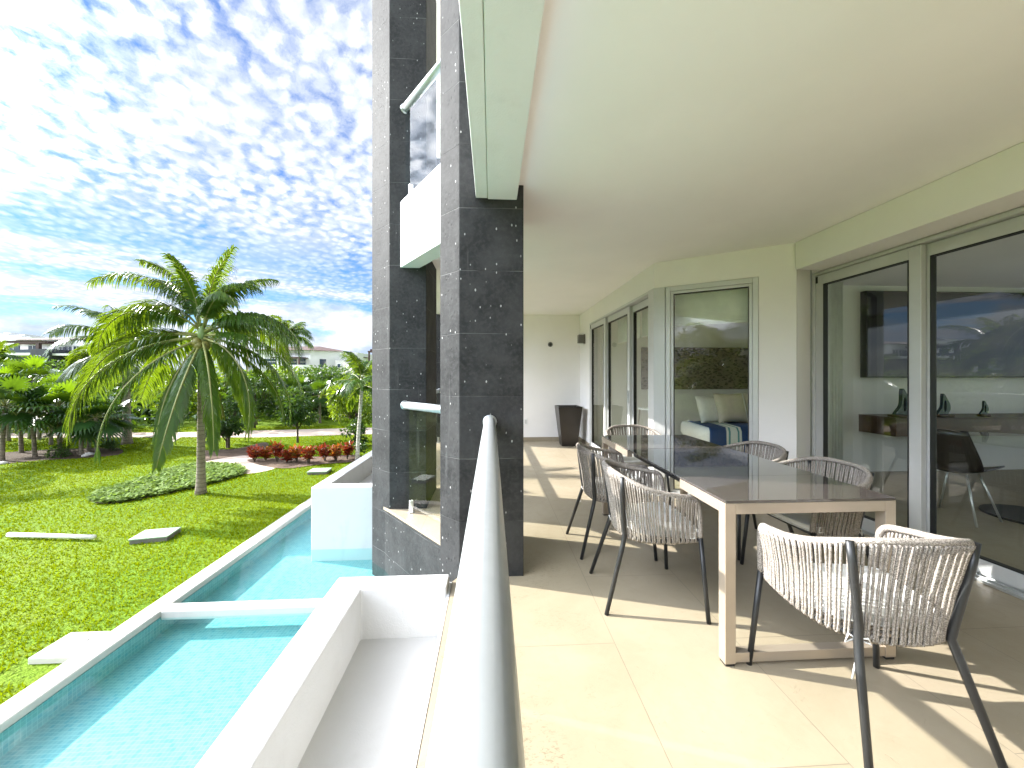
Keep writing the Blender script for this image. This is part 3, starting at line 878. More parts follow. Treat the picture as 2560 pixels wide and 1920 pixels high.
def soft_box(name, m, parent, cx, cy, cz, sx, sy, sz, rz=0.0, tilt=0.0, pinch=0.35, n=14):
    """cushion: thick in the middle, thin at a pinched edge"""
    vs, fs = [], []
    for side in (1, -1):
        for j in range(n + 1):
            for i in range(n + 1):
                u, v = i / n * 2 - 1, j / n * 2 - 1
                k = (1 - abs(u) ** 2.6) * (1 - abs(v) ** 2.6)
                sh = 1 - 0.09 * (1 - abs(abs(u * v))) * max(abs(u), abs(v)) ** 3
                vs.append(Vector((u * sx / 2 * sh, side * (0.012 + k ** 0.45 * sy / 2), v * sz / 2 * sh)))
    N1 = (n + 1) ** 2
    for s in range(2):
        for j in range(n):
            for i in range(n):
                a = s * N1 + j * (n + 1) + i
                q = (a, a + 1, a + n + 2, a + n + 1)
                fs.append(q if s else q[::-1])
    ring = [i for i in range(n + 1)] + [j * (n + 1) + n for j in range(1, n + 1)] + [n * (n + 1) + i for i in range(n - 1, -1, -1)] + [j * (n + 1) for j in range(n - 1, 0, -1)]
    for k in range(len(ring)):
        a, b = ring[k], ring[(k + 1) % len(ring)]
        fs.append((a, b, b + N1, a + N1))
    mt = Matrix.Translation((cx, cy, cz)) @ Matrix.Rotation(rz, 4, 'Z') @ Matrix.Rotation(tilt, 4, 'X')
    mb = MB()
    mb.add([mt @ v for v in vs], fs)
    return recalc(mb.build(name, m, parent, smooth=True))


def rounded_slab(mb, x0, x1, y0, y1, z0, z1, r=0.06, n=5, taper=0.0):
    """slab with rounded plan corners and softened top"""
    def ring(ins, z, k):
        out = []
        for cx, cy, a0 in ((x1 - r, y1 - r, 0), (x0 + r, y1 - r, 90), (x0 + r, y0 + r, 180), (x1 - r, y0 + r, 270)):
            for i in range(n + 1):
                a = R(a0 + 90 * i / n)
                out.append((cx + (r - ins) * math.cos(a), cy + (r - ins) * math.sin(a), z))
        return out
    h = z1 - z0
    rings = [ring(h * 0.2, z0, 0), ring(0, z0 + h * 0.25, 0), ring(0, z0 + h * 0.72, 0), ring(h * 0.12, z0 + h * 0.92, 0), ring(h * 0.45, z1, 0)]
    m = len(rings[0])
    vs = [p for rg in rings for p in rg]
    fs = []
    for k in range(len(rings) - 1):
        for i in range(m):
            j = (i + 1) % m
            fs.append((k * m + i, k * m + j, (k + 1) * m + j, (k + 1) * m + i))
    fs.append(tuple(range(m - 1, -1, -1)))
    fs.append(tuple((len(rings) - 1) * m + i for i in range(m)))
    return mb.add(vs, fs)


bed = empty('bed', (3.85, 5.45, 0), R(-6), 'bed inside the angled window under a navy striped throw', 'bed')
rounded_slab(MB(), -0.75, 0.95, -0.5, 0.5, 0.06, 0.34, 0.05).build('base', M['blacksatin'], bed)
rounded_slab(MB(), -0.78, 0.98, -0.53, 0.53, 0.34, 0.60, 0.09).build('mattress', M['cushion'], bed, smooth=True)
th = MB()
n = 60
vs = []
prof = [(-0.545, 0.10), (-0.55, 0.35), (-0.545, 0.55), (-0.51, 0.606), (-0.2, 0.612), (0.2, 0.612)]
for i in range(n + 1):
    xx = -0.78 + 1.7 * i / n
    for k, (yy, z_) in enumerate(prof):
        wv = 0.012 * math.sin(xx * 23 + k) * (1 if k < 3 else 0.3)
        vs.append((xx, yy + wv - (0.02 if k == 0 else 0), z_ + 0.004 * math.sin(xx * 31)))
kk = len(prof)
fs = [(i * kk + k, (i + 1) * kk + k, (i + 1) * kk + k + 1, i * kk + k + 1) for i in range(n) for k in range(kk - 1)]
th.add(vs, fs)
o = th.build('throw_blanket', M['throw'], bed, smooth=True)
so = o.modifiers.new('solid', 'SOLIDIFY')
so.thickness = 0.008
for (xx, yy, z_, s, mt, lab, rz, tl) in ((3.42, 5.62, 0.80, 0.44, 'cushion', 'white pillow leaning at the left end of the bed', 0.1, -0.35),
                                         (3.66, 5.52, 0.83, 0.46, 'pillow', 'tan linen pillow on the bed, in front of the white one', 0.06, -0.3),
                                         (4.15, 5.52, 0.83, 0.46, 'pillow', 'tan linen pillow cut off by the right window jamb', -0.08, -0.3)):
    o = soft_box('pillow', M[mt], None, 0, 0, 0, s, 0.17, s, rz, tl)
    o.location = (xx, yy, z_)
    tag(o, lab, 'pillow', 'pillows on the bed')
ar = MB().box(2.75, 4.9, 6.66, 6.718, 1.08, 1.85)
tag(ar.build('wall_panel', M['art'], bevel=0.006), 'brown carved wave textured panel on the bedroom wall', 'wall panel')
for (nm, o_, d_, a, b, w, lab) in (('roller_blind', (WB.x, WB.y), db, 0.20, 0.90, 0.14, 'half lowered roller blind behind the angled bedroom window'),):
    rt = empty(nm, (o_[0], o_[1], 0), math.atan2(d_[1], d_[0]), lab, 'blind', 'pale roller blinds behind the glass')
    MB().box(a, b, w, w + 0.004, 1.90, 2.45).build('fabric', M['blind'], rt)
    MB().box(a, b, w - 0.008, w + 0.012, 1.87, 1.90).build('bottom_bar', M['blind'], rt, bevel=0.004)
for (a, b, lab) in ((4.36, 5.0, 'roller blind behind the right hand far sliding panel'), (5.06, 5.98, 'roller blind behind the middle far sliding panel')):
    rt = empty('roller_blind', (2.06, a, 0), R(90), lab, 'blind', 'pale roller blinds behind the glass')
    MB().box(0, b - a, -0.004, 0.0, 1.88, 2.45).build('fabric', M['blind'], rt)
    MB().box(0, b - a, -0.014, 0.008, 1.85, 1.88).build('bottom_bar', M['blind'], rt, bevel=0.004)
# side stool frame seen through the far doors
st = empty('bar_stool', (2.75, 6.25, 0), 0.3, 'slim pale bar stool seen through the right far sliding panel', 'stool')
for sx in (-1, 1):
    for sy in (-1, 1):
        MB().tube([(0.19 * sx, 0.19 * sy, 0.0), (0.14 * sx, 0.14 * sy, 0.74)], 0.014, 8).build('leg', M['taupe'], st, smooth=True)
MB().box(-0.16, 0.16, -0.16, 0.16, 0.741, 0.775).build('seat', M['plastic'], st, bevel=0.01)
MB().tube([(-0.175, -0.175, 0.26), (0.175, -0.175, 0.26), (0.175, 0.175, 0.26), (-0.175, 0.175, 0.26), (-0.175, -0.175, 0.26)], 0.01, 6).build('footrest', M['taupe'], st)

tv = empty('television', (6.42, 4.80, 1.30), 0, 'large dark screen on the living room wall reflecting palms', 'television')
MB().box(-1.35, 1.35, -0.03, 0.058, 0.0, 1.18).build('casing', M['blacksatin'], tv, bevel=0.006)
MB().box(-1.335, 1.335, -0.034, -0.0305, 0.015, 1.165).build('screen', M['black'], tv)
cn = empty('console_shelf', (6.45, 4.6, 0.56), 0, 'floating walnut console below the dark screen', 'console')
MB().box(-1.4, 1.4, -0.22, 0.258, 0.0, 0.22).build('body', M['wood'], cn, bevel=0.004)
MB().box(-1.402, 1.402, -0.224, 0.258, 0.2205, 0.235).build('top', M['wood'], cn, bevel=0.003)


def sail_sculpture(x, s, lab):
    rt = empty('sail_sculpture', (x, 4.50, 0.796), 0, lab, 'sculpture', 'navy sail sculptures on the console')
    out = [(-0.11, 0.0), (-0.10, 0.03), (-0.03, 0.13), (-0.02, 0.30), (0.0, 0.33), (0.05, 0.25), (0.10, 0.16), (0.105, 0.08), (0.07, 0.02), (0.05, 0.0)]
    hole = [(0.0, 0.05), (-0.008, 0.12), (0.0, 0.2), (0.018, 0.23), (0.035, 0.17), (0.035, 0.09), (0.02, 0.045)]
    O_ = spline([(p[0], p[1], 0) for p in out] + [(out[0][0], out[0][1], 0)], 48)[:-1]
    I_ = spline([(p[0], p[1], 0) for p in hole] + [(hole[0][0], hole[0][1], 0)], 48)[:-1]
    # ring between outline and hole, matched by angle
    c = Vector((0.015, 0.13, 0))
    key = lambda p: math.atan2(p.y - c.y, p.x - c.x)
    O_.sort(key=key)
    I_.sort(key=key)
    vs = []
    for yy in (-0.022, 0.022):
        for L_ in (O_, I_):
            vs += [(p.x * s, yy * s, p.y * s + 0.03) for p in L_]
    k = len(O_)
    fs = []
    for i in range(k):
        j = (i + 1) % k
        fs += [(i, j, k + j, k + i), (2 * k + i, 3 * k + i, 3 * k + j, 2 * k + j), (i, 2 * k + i, 2 * k + j, j), (k + i, k + j, 3 * k + j, 3 * k + i)]
    mb = MB()
    mb.add(vs, fs)
    recalc(mb.build('sail', M['navy'], rt))
    rounded_slab(MB(), -0.14 * s, 0.14 * s, -0.07 * s, 0.07 * s, 0.0, 0.03, 0.03).build('plinth', M['wood'], rt)


sail_sculpture(5.27, 1.0, 'tallest navy sail sculpture, leftmost on the walnut console')
sail_sculpture(5.83, 0.8, 'middle sized navy sail sculpture on the walnut console')
sail_sculpture(6.40, 0.52, 'smallest navy sail sculpture, rightmost on the walnut console')
# curtain gathered at the left of the near doors
cu = MB()
vs, n = [], 140
for i in range(n + 1):
    t = i / n
    vs.append((3.5 + 1.2 * t, 3.9 + 0.85 * t + 0.05 * math.sin(t * 60), 0.03))
    vs.append((3.5 + 1.2 * t, 3.9 + 0.85 * t + 0.05 * math.sin(t * 60), 2.55))
cu.add(vs, [(2 * i, 2 * i + 2, 2 * i + 3, 2 * i + 1) for i in range(n)])
o = cu.build('curtain', M['curtain'], smooth=True)
so = o.modifiers.new('solid', 'SOLIDIFY')
so.thickness = 0.006
tag(o, 'pale full length curtain gathered behind the near doors', 'curtain')
# indoor table and shell chair behind the near doors
it = empty('pedestal_table', (5.05, 3.15, 0), 0, 'glass topped pedestal table with black base inside the living room', 'table')
MB().tube([(0, 0, 0.0), (0, 0, 0.02), (0, 0, 0.021), (0, 0, 0.05)], [0.36, 0.36, 0.09, 0.04], 32).build('base_plate', M['blacksatin'], it, smooth=False)
MB().tube([(0, 0, 0.05), (0, 0, 0.70)], 0.035, 20).build('column', M['blacksatin'], it, smooth=True)
MB().tube([(0, 0, 0.70), (0, 0, 0.715)], 0.6, 64).build('table_top', M['glass'], it)
sc_ = empty('shell_chair', (4.35, 3.25, 0), R(-75), 'dark brown shell chair with thin legs beside the pedestal table indoors', 'chair')
sh = MB()
vs = []
n, k = 18, 14
for j in range(k + 1):
    v = j / k
    for i in range(n + 1):
        u = i / n * 2 - 1
        wdt = 0.22 * (1 - 0.25 * max(0, v - 0.6) / 0.4)
        if v < 0.5:
            yy, z_ = 0.2 - 0.4 * v / 0.5, 0.45 - 0.02 * math.sin(v * math.pi) + 0.05 * u * u
        else:
            q = (v - 0.5) / 0.5
            yy, z_ = -0.2 - 0.10 * q + 0.06 * u * u, 0.45 + 0.38 * q + 0.04 * u * u * (1 - q)
        vs.append((u * wdt, yy, z_))
sh.add(vs, [(j * (n + 1) + i, j * (n + 1) + i + 1, (j + 1) * (n + 1) + i + 1, (j + 1) * (n + 1) + i) for j in range(k) for i in range(n)])
o = sh.build('shell', M['pot'], sc_, smooth=True)
so = o.modifiers.new('solid', 'SOLIDIFY')
so.thickness = 0.014
for sx in (-1, 1):
    for sy in (-1, 1):
        MB().tube([(0.20 * sx, 0.20 * sy, 0.0), (0.10 * sx, 0.10 * sy, 0.42)], 0.009, 8).build('leg', M['alu'], sc_, smooth=True)

# ------------------------------------------------------------------ small things on the walls
sn = empty('wall_sconce', (1.795, 7.1, 1.93), 0, 'grey up and down wall light by the far corner', 'wall light')
MB().box(-0.02, 0.0, -0.05, 0.05, 0.02, 0.20).build('back_plate', M['grey'], sn, bevel=0.003)
MB().box(-0.13, -0.02, -0.055, 0.055, 0.03, 0.19).build('body', M['grey'], sn, bevel=0.006)
for z_ in (0.205, 0.0):
    MB().box(-0.125, -0.03, -0.05, 0.05, z_, z_ + 0.017).build('cap', M['plastic'], sn, bevel=0.003)
vp = PD(1376, 861, 7.56)
vn = empty('wall_vent', (vp.x, 7.519, vp.z), 0, 'small round grey vent on the far end wall', 'vent')
MB().tube([(0, 0, 0), (0, -0.008, 0), (0, -0.012, 0)], [0.05, 0.05, 0.042], 28).build('disc', M['grey'], vn)
MB().tube([(0, -0.0125, 0), (0, -0.014, 0)], 0.03, 20).build('grille', M['blacksatin'], vn)
op = PD(1314, 1054, 7.56)
so_ = empty('wall_outlet', (op.x, 7.519, op.z), 0, 'white outlet plate low on the far end wall', 'outlet')
MB().box(-0.04, 0.04, -0.008, 0.0, -0.06, 0.06).build('plate', M['plastic'], so_, bevel=0.003)
MB().box(-0.02, 0.02, -0.0105, -0.0081, -0.04, 0.04).build('socket', M['rim'], so_, bevel=0.002)
pt = empty('plant_pot', (1.47, 7.08, 0), 0.0, 'tall dark tapered pot in the far corner of the terrace', 'pot')
q = 0.01
rings = [(0.145, 0.0), (0.225, 0.72), (0.225, 0.75), (0.20, 0.75), (0.195, 0.66)]
vs = []
for r_, z_ in rings:
    vs += [(-r_, -r_, z_), (r_, -r_, z_), (r_, r_, z_), (-r_, r_, z_)]
fs = [(3, 2, 1, 0), (16, 17, 18, 19)]
for k in range(4):
    fs += [(k * 4 + i, k * 4 + (i + 1) % 4, k * 4 + 4 + (i + 1) % 4, k * 4 + 4 + i) for i in range(4)]
pb = MB()
pb.add(vs, fs)
pb.build('body', M['pot'], pt, bevel=0.006)

# ------------------------------------------------------------------ dining table
TX0, TX1, TY0, TY1, TZ = 1.052, 1.87, 1.622, 3.505, 0.75
tb = empty('dining_table', (TX0, TY0, 0), 0, 'long champagne metal dining table with reflective smoked glass top', 'table')
W_, L_ = TX1 - TX0, TY1 - TY0
MB().box(0.0, W_, 0.0, 0.41, TZ - 0.012, TZ).build('table_top', M['tabletop'], tb, bevel=0.002)
MB().box(0.0, W_, L_ - 0.67, L_, TZ - 0.012, TZ).build('table_top', M['tabletop'], tb, bevel=0.002)
MB().box(0.0, W_, 0.412, L_ - 0.672, TZ - 0.013, TZ - 0.001).build('extension_leaf', M['leafglass'], tb, bevel=0.002)
for x0, x1, y0, y1 in ((0.0, 0.04, 0.05, 0.408), (W_ - 0.04, W_, 0.05, 0.408), (0.0, 0.04, L_ - 0.668, L_ - 0.05), (W_ - 0.04, W_, L_ - 0.668, L_ - 0.05),
                       (0.05, W_ - 0.05, 0.0, 0.04), (0.05, W_ - 0.05, L_ - 0.04, L_)):
    MB().box(x0, x1, y0, y1, TZ - 0.062, TZ - 0.0125).build('apron', M['taupe'], tb, bevel=0.002)
sl = MB().box(0.05, 0.08, 0.409, L_ - 0.669, TZ - 0.058, TZ - 0.0135).box(W_ - 0.08, W_ - 0.05, 0.409, L_ - 0.669, TZ - 0.058, TZ - 0.0135)
sl.box(0.09, W_ - 0.09, 0.30, L_ - 0.4, TZ - 0.03, TZ - 0.0135)
sl.build('slide_rail', M['leg'], tb)
for xx in (0.0, W_ - 0.05):
    for yy in (0.0, L_ - 0.05):
        lg = MB().box(xx, xx + 0.05, yy, yy + 0.05, 0.012, TZ - 0.0125).build('leg', M['taupe'], tb, bevel=0.002)
        MB().box(xx + 0.004, xx + 0.046, yy + 0.004, yy + 0.046, 0.0, 0.0118).build('foot', M['blacksatin'], lg)
for yy in (0.003, L_ - 0.047):
    MB().box(0.05, W_ - 0.05, yy, yy + 0.044, 0.016, 0.06).build('floor_bar', M['taupe'], tb, bevel=0.002)

# ------------------------------------------------------------------ rope chairs
RAIL = [(-0.245, 0.245, 0.44), (-0.252, 0.238, 0.56), (-0.260, 0.215, 0.648), (-0.276, 0.13, 0.672), (-0.279, 0.03, 0.688), (-0.262, -0.07, 0.715), (-0.20, -0.15, 0.747), (-0.11, -0.19, 0.764), (0, -0.20, 0.767)]
RAIL = RAIL + [(-x, y, z) for x, y, z in RAIL[-2::-1]]
RING = [(-0.235, 0.235, 0.425), (-0.241, 0.12, 0.42), (-0.232, 0.01, 0.415), (-0.195, -0.075, 0.41), (-0.115, -0.128, 0.405), (0, -0.145, 0.405)]
RING = RING + [(-x, y, z) for x, y, z in RING[-2::-1]]


def make_chair():
    rt = empty('rope_chair', (0, 0, 0))
    rp = spline(RAIL, 120)
    MB().tube(rp, 0.0135, 10).build('top_rail', M['rope'], rt, smooth=True)
    rg = spline(RING, 90)
    fr = MB().tube(rg, 0.011, 8).tube([(-0.235, 0.235, 0.425), (0.235, 0.235, 0.425)], 0.011, 8)
    fr.build('seat_frame', M['leg'], rt, smooth=True)
    # rope weave: strands from rail to ring, each looped round both
    rs = spline(RAIL[2:-2], 400)
    gs = spline(RING, 400)
    def arc(pts):
        L = [0.0]
        for a, b in zip(pts[:-1], pts[1:]):
            L.append(L[-1] + (b - a).length)
        return L
    la, lb = arc(rs), arc(gs)
    def at(pts, L, t):
        s = t * L[-1]
        i = int(np.searchsorted(L, s))
        return pts[min(max(i, 0), len(pts) - 1)]
    wv = MB()
    nr = 84
    rr = random.Random(4)
    for k in range(nr):
        t = (k + 0.5) / nr
        pair = 0.10 / nr * (1 if k % 2 else -1)
        a = at(rs, la, min(max(t + pair, 0), 1))
        b = at(gs, lb, min(max(0.015 + 0.97 * t + pair * 1.2, 0), 1))
        out = Vector((a.x, a.y - 0.02, 0)).normalized()
        mid = a.lerp(b, 0.5) + Vector((rr.uniform(-.002, .002), rr.uniform(-.002, .002), 0)) + out * 0.004
        wv.tube([a + out * 0.013 + Vector((0, 0, -0.004)), a.lerp(b, 0.12) + out * 0.009, mid, a.lerp(b, 0.88) + out * 0.008, b + out * 0.012, b - Vector((0, 0, 0.014)), b - out * 0.012 + Vector((0, 0, -0.004))],
                [0.0056, 0.005, 0.0048, 0.0048, 0.005, 0.005, 0.0045], 6)
    # rope wound round the ring
    ring2 = spline(RING, 260)
    wv.tube([p + Vector((0, 0, 0.012 * math.sin(i * 0.9))) + Vector((p.x, p.y, 0)).normalized() * 0.012 * math.cos(i * 0.9) for i, p in enumerate(ring2)], 0.005, 5)
    wv.build('rope_weave', M['rope'], rt, smooth=True)
    # seat webbing and cushion
    sw = MB()
    for k in range(13):
        yy = -0.115 + k * 0.028
        hw = 0.233 if yy > 0.0 else 0.233 * math.sqrt(max(0.05, 1 - (yy / -0.15) ** 2))
        sw.tube([(-hw, yy, 0.422), (0, yy, 0.414), (hw, yy, 0.422)], 0.006, 5)
    sw.build('seat', M['rope'], rt, smooth=True)
    cs = MB()
    out = [(-0.215, 0.245), (0.215, 0.245), (0.225, 0.1), (0.205, -0.02), (0.14, -0.09), (0, -0.118), (-0.14, -0.09), (-0.205, -0.02), (-0.225, 0.1)]
    ol = smoothpoly(out, 6)
    def ringv(s, z):
        return [(p[0] * s, 0.03 + (p[1] - 0.03) * s, z) for p in ol]
    rings = [ringv(0.93, 0.432), ringv(0.985, 0.438), ringv(1.0, 0.452), ringv(0.985, 0.466), ringv(0.9, 0.475), ringv(0.5, 0.481)]
    m_ = len(ol)
    vs = [p for r_ in rings for p in r_]
    fs = [(k * m_ + i, k * m_ + (i + 1) % m_, (k + 1) * m_ + (i + 1) % m_, (k + 1) * m_ + i) for k in range(len(rings) - 1) for i in range(m_)]
    fs += [tuple(range(m_ - 1, -1, -1)), tuple((len(rings) - 1) * m_ + i for i in range(m_))]
    cs.add(vs, fs)
    cu_ = cs.build('cushion', M['cushion'], rt, smooth=True)
    pp = MB()
    for z_ in (0.438, 0.466):
        rv = ringv(0.998, z_)
        pp.tube(rv + rv[:1], 0.0035, 5, cap=False)
    pp.build('piping', M['cushion'], cu_, smooth=True)
    tie = MB()
    c = Vector((-0.15, -0.118, 0.405))
    tie.tube([c + Vector((0.03, 0.03, 0.03)), c + Vector((-0.01, -0.015, 0.0)), c + Vector((-0.02, -0.03, -0.06)), c + Vector((-0.035, -0.03, -0.13))], 0.0035, 5)
    tie.tube([c + Vector((-0.01, -0.015, 0)), c + Vector((0.015, -0.035, 0.012)), c + Vector((0.03, -0.03, -0.012)), c + Vector((-0.01, -0.015, 0))], 0.003, 5)
    tie.tube([c + Vector((-0.01, -0.015, 0)), c + Vector((-0.03, -0.01, 0.012)), c + Vector((-0.038, -0.005, -0.02)), c + Vector((-0.01, -0.015, 0))], 0.003, 5)
    tie.build('tie', M['cushion'], cu_, smooth=True)
    for s in (-1, 1):
        MB().tube([(0.246 * s, 0.245, 0.445), (0.282 * s, 0.272, 0.0)], [0.0125, 0.0115], 12).build('leg', M['leg'], rt, smooth=True)
        MB().tube([(0.207 * s, -0.164, 0.755), (0.192 * s, -0.160, 0.66), (0.158 * s, -0.142, 0.46), (0.154 * s, -0.136, 0.415), (0.164 * s, -0.150, 0.36), (0.218 * s, -0.255, 0.0)], [0.0115, 0.0125, 0.0135, 0.014, 0.0135, 0.0115], 12).build('leg', M['leg'], rt, smooth=True)
    return rt


chair0 = make_chair()
CH = [((1.43, 1.34), -5, 'nearest rope chair, back to the viewer at the table end'),
      ((0.90, 2.215), -94, 'nearer rope chair on the railing side of the table'),
      ((0.89, 2.865), -88, 'farther rope chair on the railing side of the table'),
      ((1.50, 3.86), 176, 'rope chair at the far end of the table, facing the viewer'),
      ((2.03, 2.86), 92, 'farther rope chair on the window side of the table'),
      ((2.03, 2.24), 92, 'nearer rope chair on the sliding door side of the table')]
for i, (p_, a_, lab) in enumerate(CH):
    o = chair0 if i == 0 else copy_tree(chair0)
    o.location = (p_[0], p_[1], 0)
    o.rotation_euler = (0, 0, R(a_))
    tag(o, lab, 'chair', 'rope dining chairs around the table')

# ------------------------------------------------------------------ vegetation builders
def frond_geo(rng, L, elev, az, droop, leaf=0.5, n=64, wid=0.034, hang=0.35, twist=0.0, start=0.13, fold=0.0):
    """one pinnate frond: (rib points, radii), leaflet verts, faces. Base at origin."""
    m = 16
    pts = []
    r = z = 0.0
    ds = L / (m - 1)
    pts.append((0.0, 0.0))
    for i in range(1, m):
        s = i / (m - 1)
        a = elev - droop * s ** 1.25
        r += math.cos(a) * ds
        z += math.sin(a) * ds
        pts.append((r, z))
    ca, sa = math.cos(az), math.sin(az)
    side = Vector((-sa, ca, 0))
    bend = rng.uniform(-0.12, 0.12) * L
    P3 = [Vector((p[0] * ca, p[0] * sa, p[1])) + side * bend * (i / (m - 1)) ** 2 for i, p in enumerate(pts)]
    rad = [0.02 * L / 2.2 * (1 - 0.85 * i / (m - 1)) + 0.002 for i in range(m)]
    vs, fs = [], []
    for sd in (-1, 1):
        for k in range(n):
            s = start + (1 - start) * (k + rng.uniform(0.2, 0.8)) / n
            if rng.random() < 0.07:
                continue
            f = s * (m - 1)
            i = min(int(f), m - 2)
            p = P3[i].lerp(P3[i + 1], f - i)
            t = (P3[i + 1] - P3[i]).normalized()
            up = side.cross(t).normalized() if abs(t.z) < 0.999 else Vector((ca, sa, 0))
            if up.z < 0 and abs(elev) < 1.2:
                pass
            q = (s - start) / (1 - start)
            ln = leaf * (0.45 + 0.75 * math.sin(math.pi * min(1, 0.16 + 0.72 * q))) * rng.uniform(0.72, 1.12) * (1 - 0.35 * q ** 4)
            fw = 0.45 + 0.75 * q + fold
            tw = twist + rng.uniform(-0.12, 0.12)
            sv_ = side * sd * math.cos(tw) + up * math.sin(tw) * sd
            d1 = (sv_ * 1.0 + t * fw + up * (0.22 - 0.3 * q)).normalized()
            g_ = Vector((0, 0, -1)) * hang
            d2 = (d1 + g_ * rng.uniform(0.9, 1.6)).normalized()
            d3 = (d2 + g_ * rng.uniform(1.2, 2.2)).normalized()
            w = wid * rng.uniform(0.8, 1.1) * (1 - 0.4 * q)
            wd = (t - d1 * t.dot(d1)).normalized() * w
            a = p
            b = a + d1 * ln * 0.36
            c = b + d2 * ln * 0.36
            e = c + d3 * ln * 0.30
            o = len(vs)
            vs += [a - wd * 0.35, a + wd * 0.35, b - wd * 0.5, b + wd * 0.5, c - wd * 0.36, c + wd * 0.36, e]
            fs += [(o, o + 2, o + 3, o + 1), (o + 2, o + 4, o + 5, o + 3), (o + 4, o + 6, o + 5)]
    return P3, rad, vs, fs


def trunk_mesh(pts, r0, r1, flare=1.5, n=14, seg=26):
    cs = spline(pts, seg)
    rs = []
    for i in range(seg):
        t = i / (seg - 1)
        r = r0 + (r1 - r0) * t
        r *= 1 + (flare - 1) * math.exp(-t * 14)
        rs.append(r * (1 + 0.035 * (i % 2)))
    return MB().tube(cs, rs, n), cs[-1]


def coconut_palm(loc, label, spec, top, lean=(0.0, 0.0), r0=0.10, r1=0.075, leaf=0.5, n=64, seed=1, separate=False, group=None, coconuts=True, wid=0.034, bark='bark', hang=0.5):
    rng = random.Random(seed)
    rt = empty('coconut_palm', loc, 0, label, 'palm tree', group)
    t, ctr = trunk_mesh([(0, 0, -0.02), (lean[0] * 0.25, lean[1] * 0.25, top * 0.33), (lean[0] * 0.65, lean[1] * 0.65, top * 0.67), (lean[0], lean[1], top)], r0, r1)
    t.build('trunk', M[bark], rt, smooth=True)
    crown = None
    if not separate:
        crown = MB()
        ribs = MB()
    for k, (az, el, dr_, L, tw) in enumerate(spec):
        P3, rad, vs, fs = frond_geo(rng, L, R(el), R(az), R(dr_), leaf * L / 2.2 * (0.68 if el < -12 else 1.0), n, wid, hang * rng.uniform(0.7, 1.25), tw + rng.uniform(-0.2, 0.2), fold=0.8 if el < -5 else 0.1)
        base = ctr + Vector((math.cos(R(az)), math.sin(R(az)), 0)) * r1 * 0.7 + Vector((0, 0, (el + 40) / 130 * 0.28 - 0.10))
        if separate:
            mb = MB()
            mb.add([base + v for v in vs], fs)
            mt = M['cocoyel'] if k >= 30 else M['coco']
            fo = mb.build('frond', mt, rt)
            MB().tube([base + p for p in P3], rad, 6).build('rib', M['rachis'], fo, smooth=True)
        else:
            crown.add([base + v for v in vs], fs)
            ribs.tube([base + p for p in P3], rad, 5)
    if not separate:
        co = crown.build('crown', M['coco'], rt)
        ribs.build('ribs', M['rachis'], co, smooth=True)
    sh = MB().tube([ctr + Vector((0, 0, -0.12)), ctr + Vector((0, 0, 0.05)), ctr + Vector((0, 0, 0.22))], [r1 * 1.1, r1 * 1.35, r1 * 0.5], 12)
    sh.build('crownshaft', M['shaft'], rt, smooth=True)
    if coconuts:
        for k in range(5):
            a = rng.uniform(0, 6.28)
            c = ctr + Vector((math.cos(a) * 0.13, math.sin(a) * 0.13, -0.12 - 0.05 * (k % 2)))
            MB().tube([c + Vector((0, 0, z)) for z in (0.085, 0.06, 0.02, -0.03, -0.07, -0.085)], [0.012, 0.05, 0.068, 0.065, 0.035, 0.008], 10).build('coconut', M['coconut'], rt, smooth=True)
    return rt


def ring_spec(rng, n_up, n_mid, n_low, L, jitter=14):
    sp = []
    for cnt, el, dr_, tw in ((n_up, 72, 75, 0.0), (n_mid, 38, 105, 0.0), (n_low, 0, 78, 0.0)):
        off = rng.uniform(0, 360)
        for i in range(cnt):
            sp.append((off + 360 * i / cnt + rng.uniform(-jitter, jitter), el + rng.uniform(-12, 12), dr_ + rng.uniform(-15, 20), L * rng.uniform(0.85, 1.08), rng.uniform(-0.3, 0.3)))
    return sp


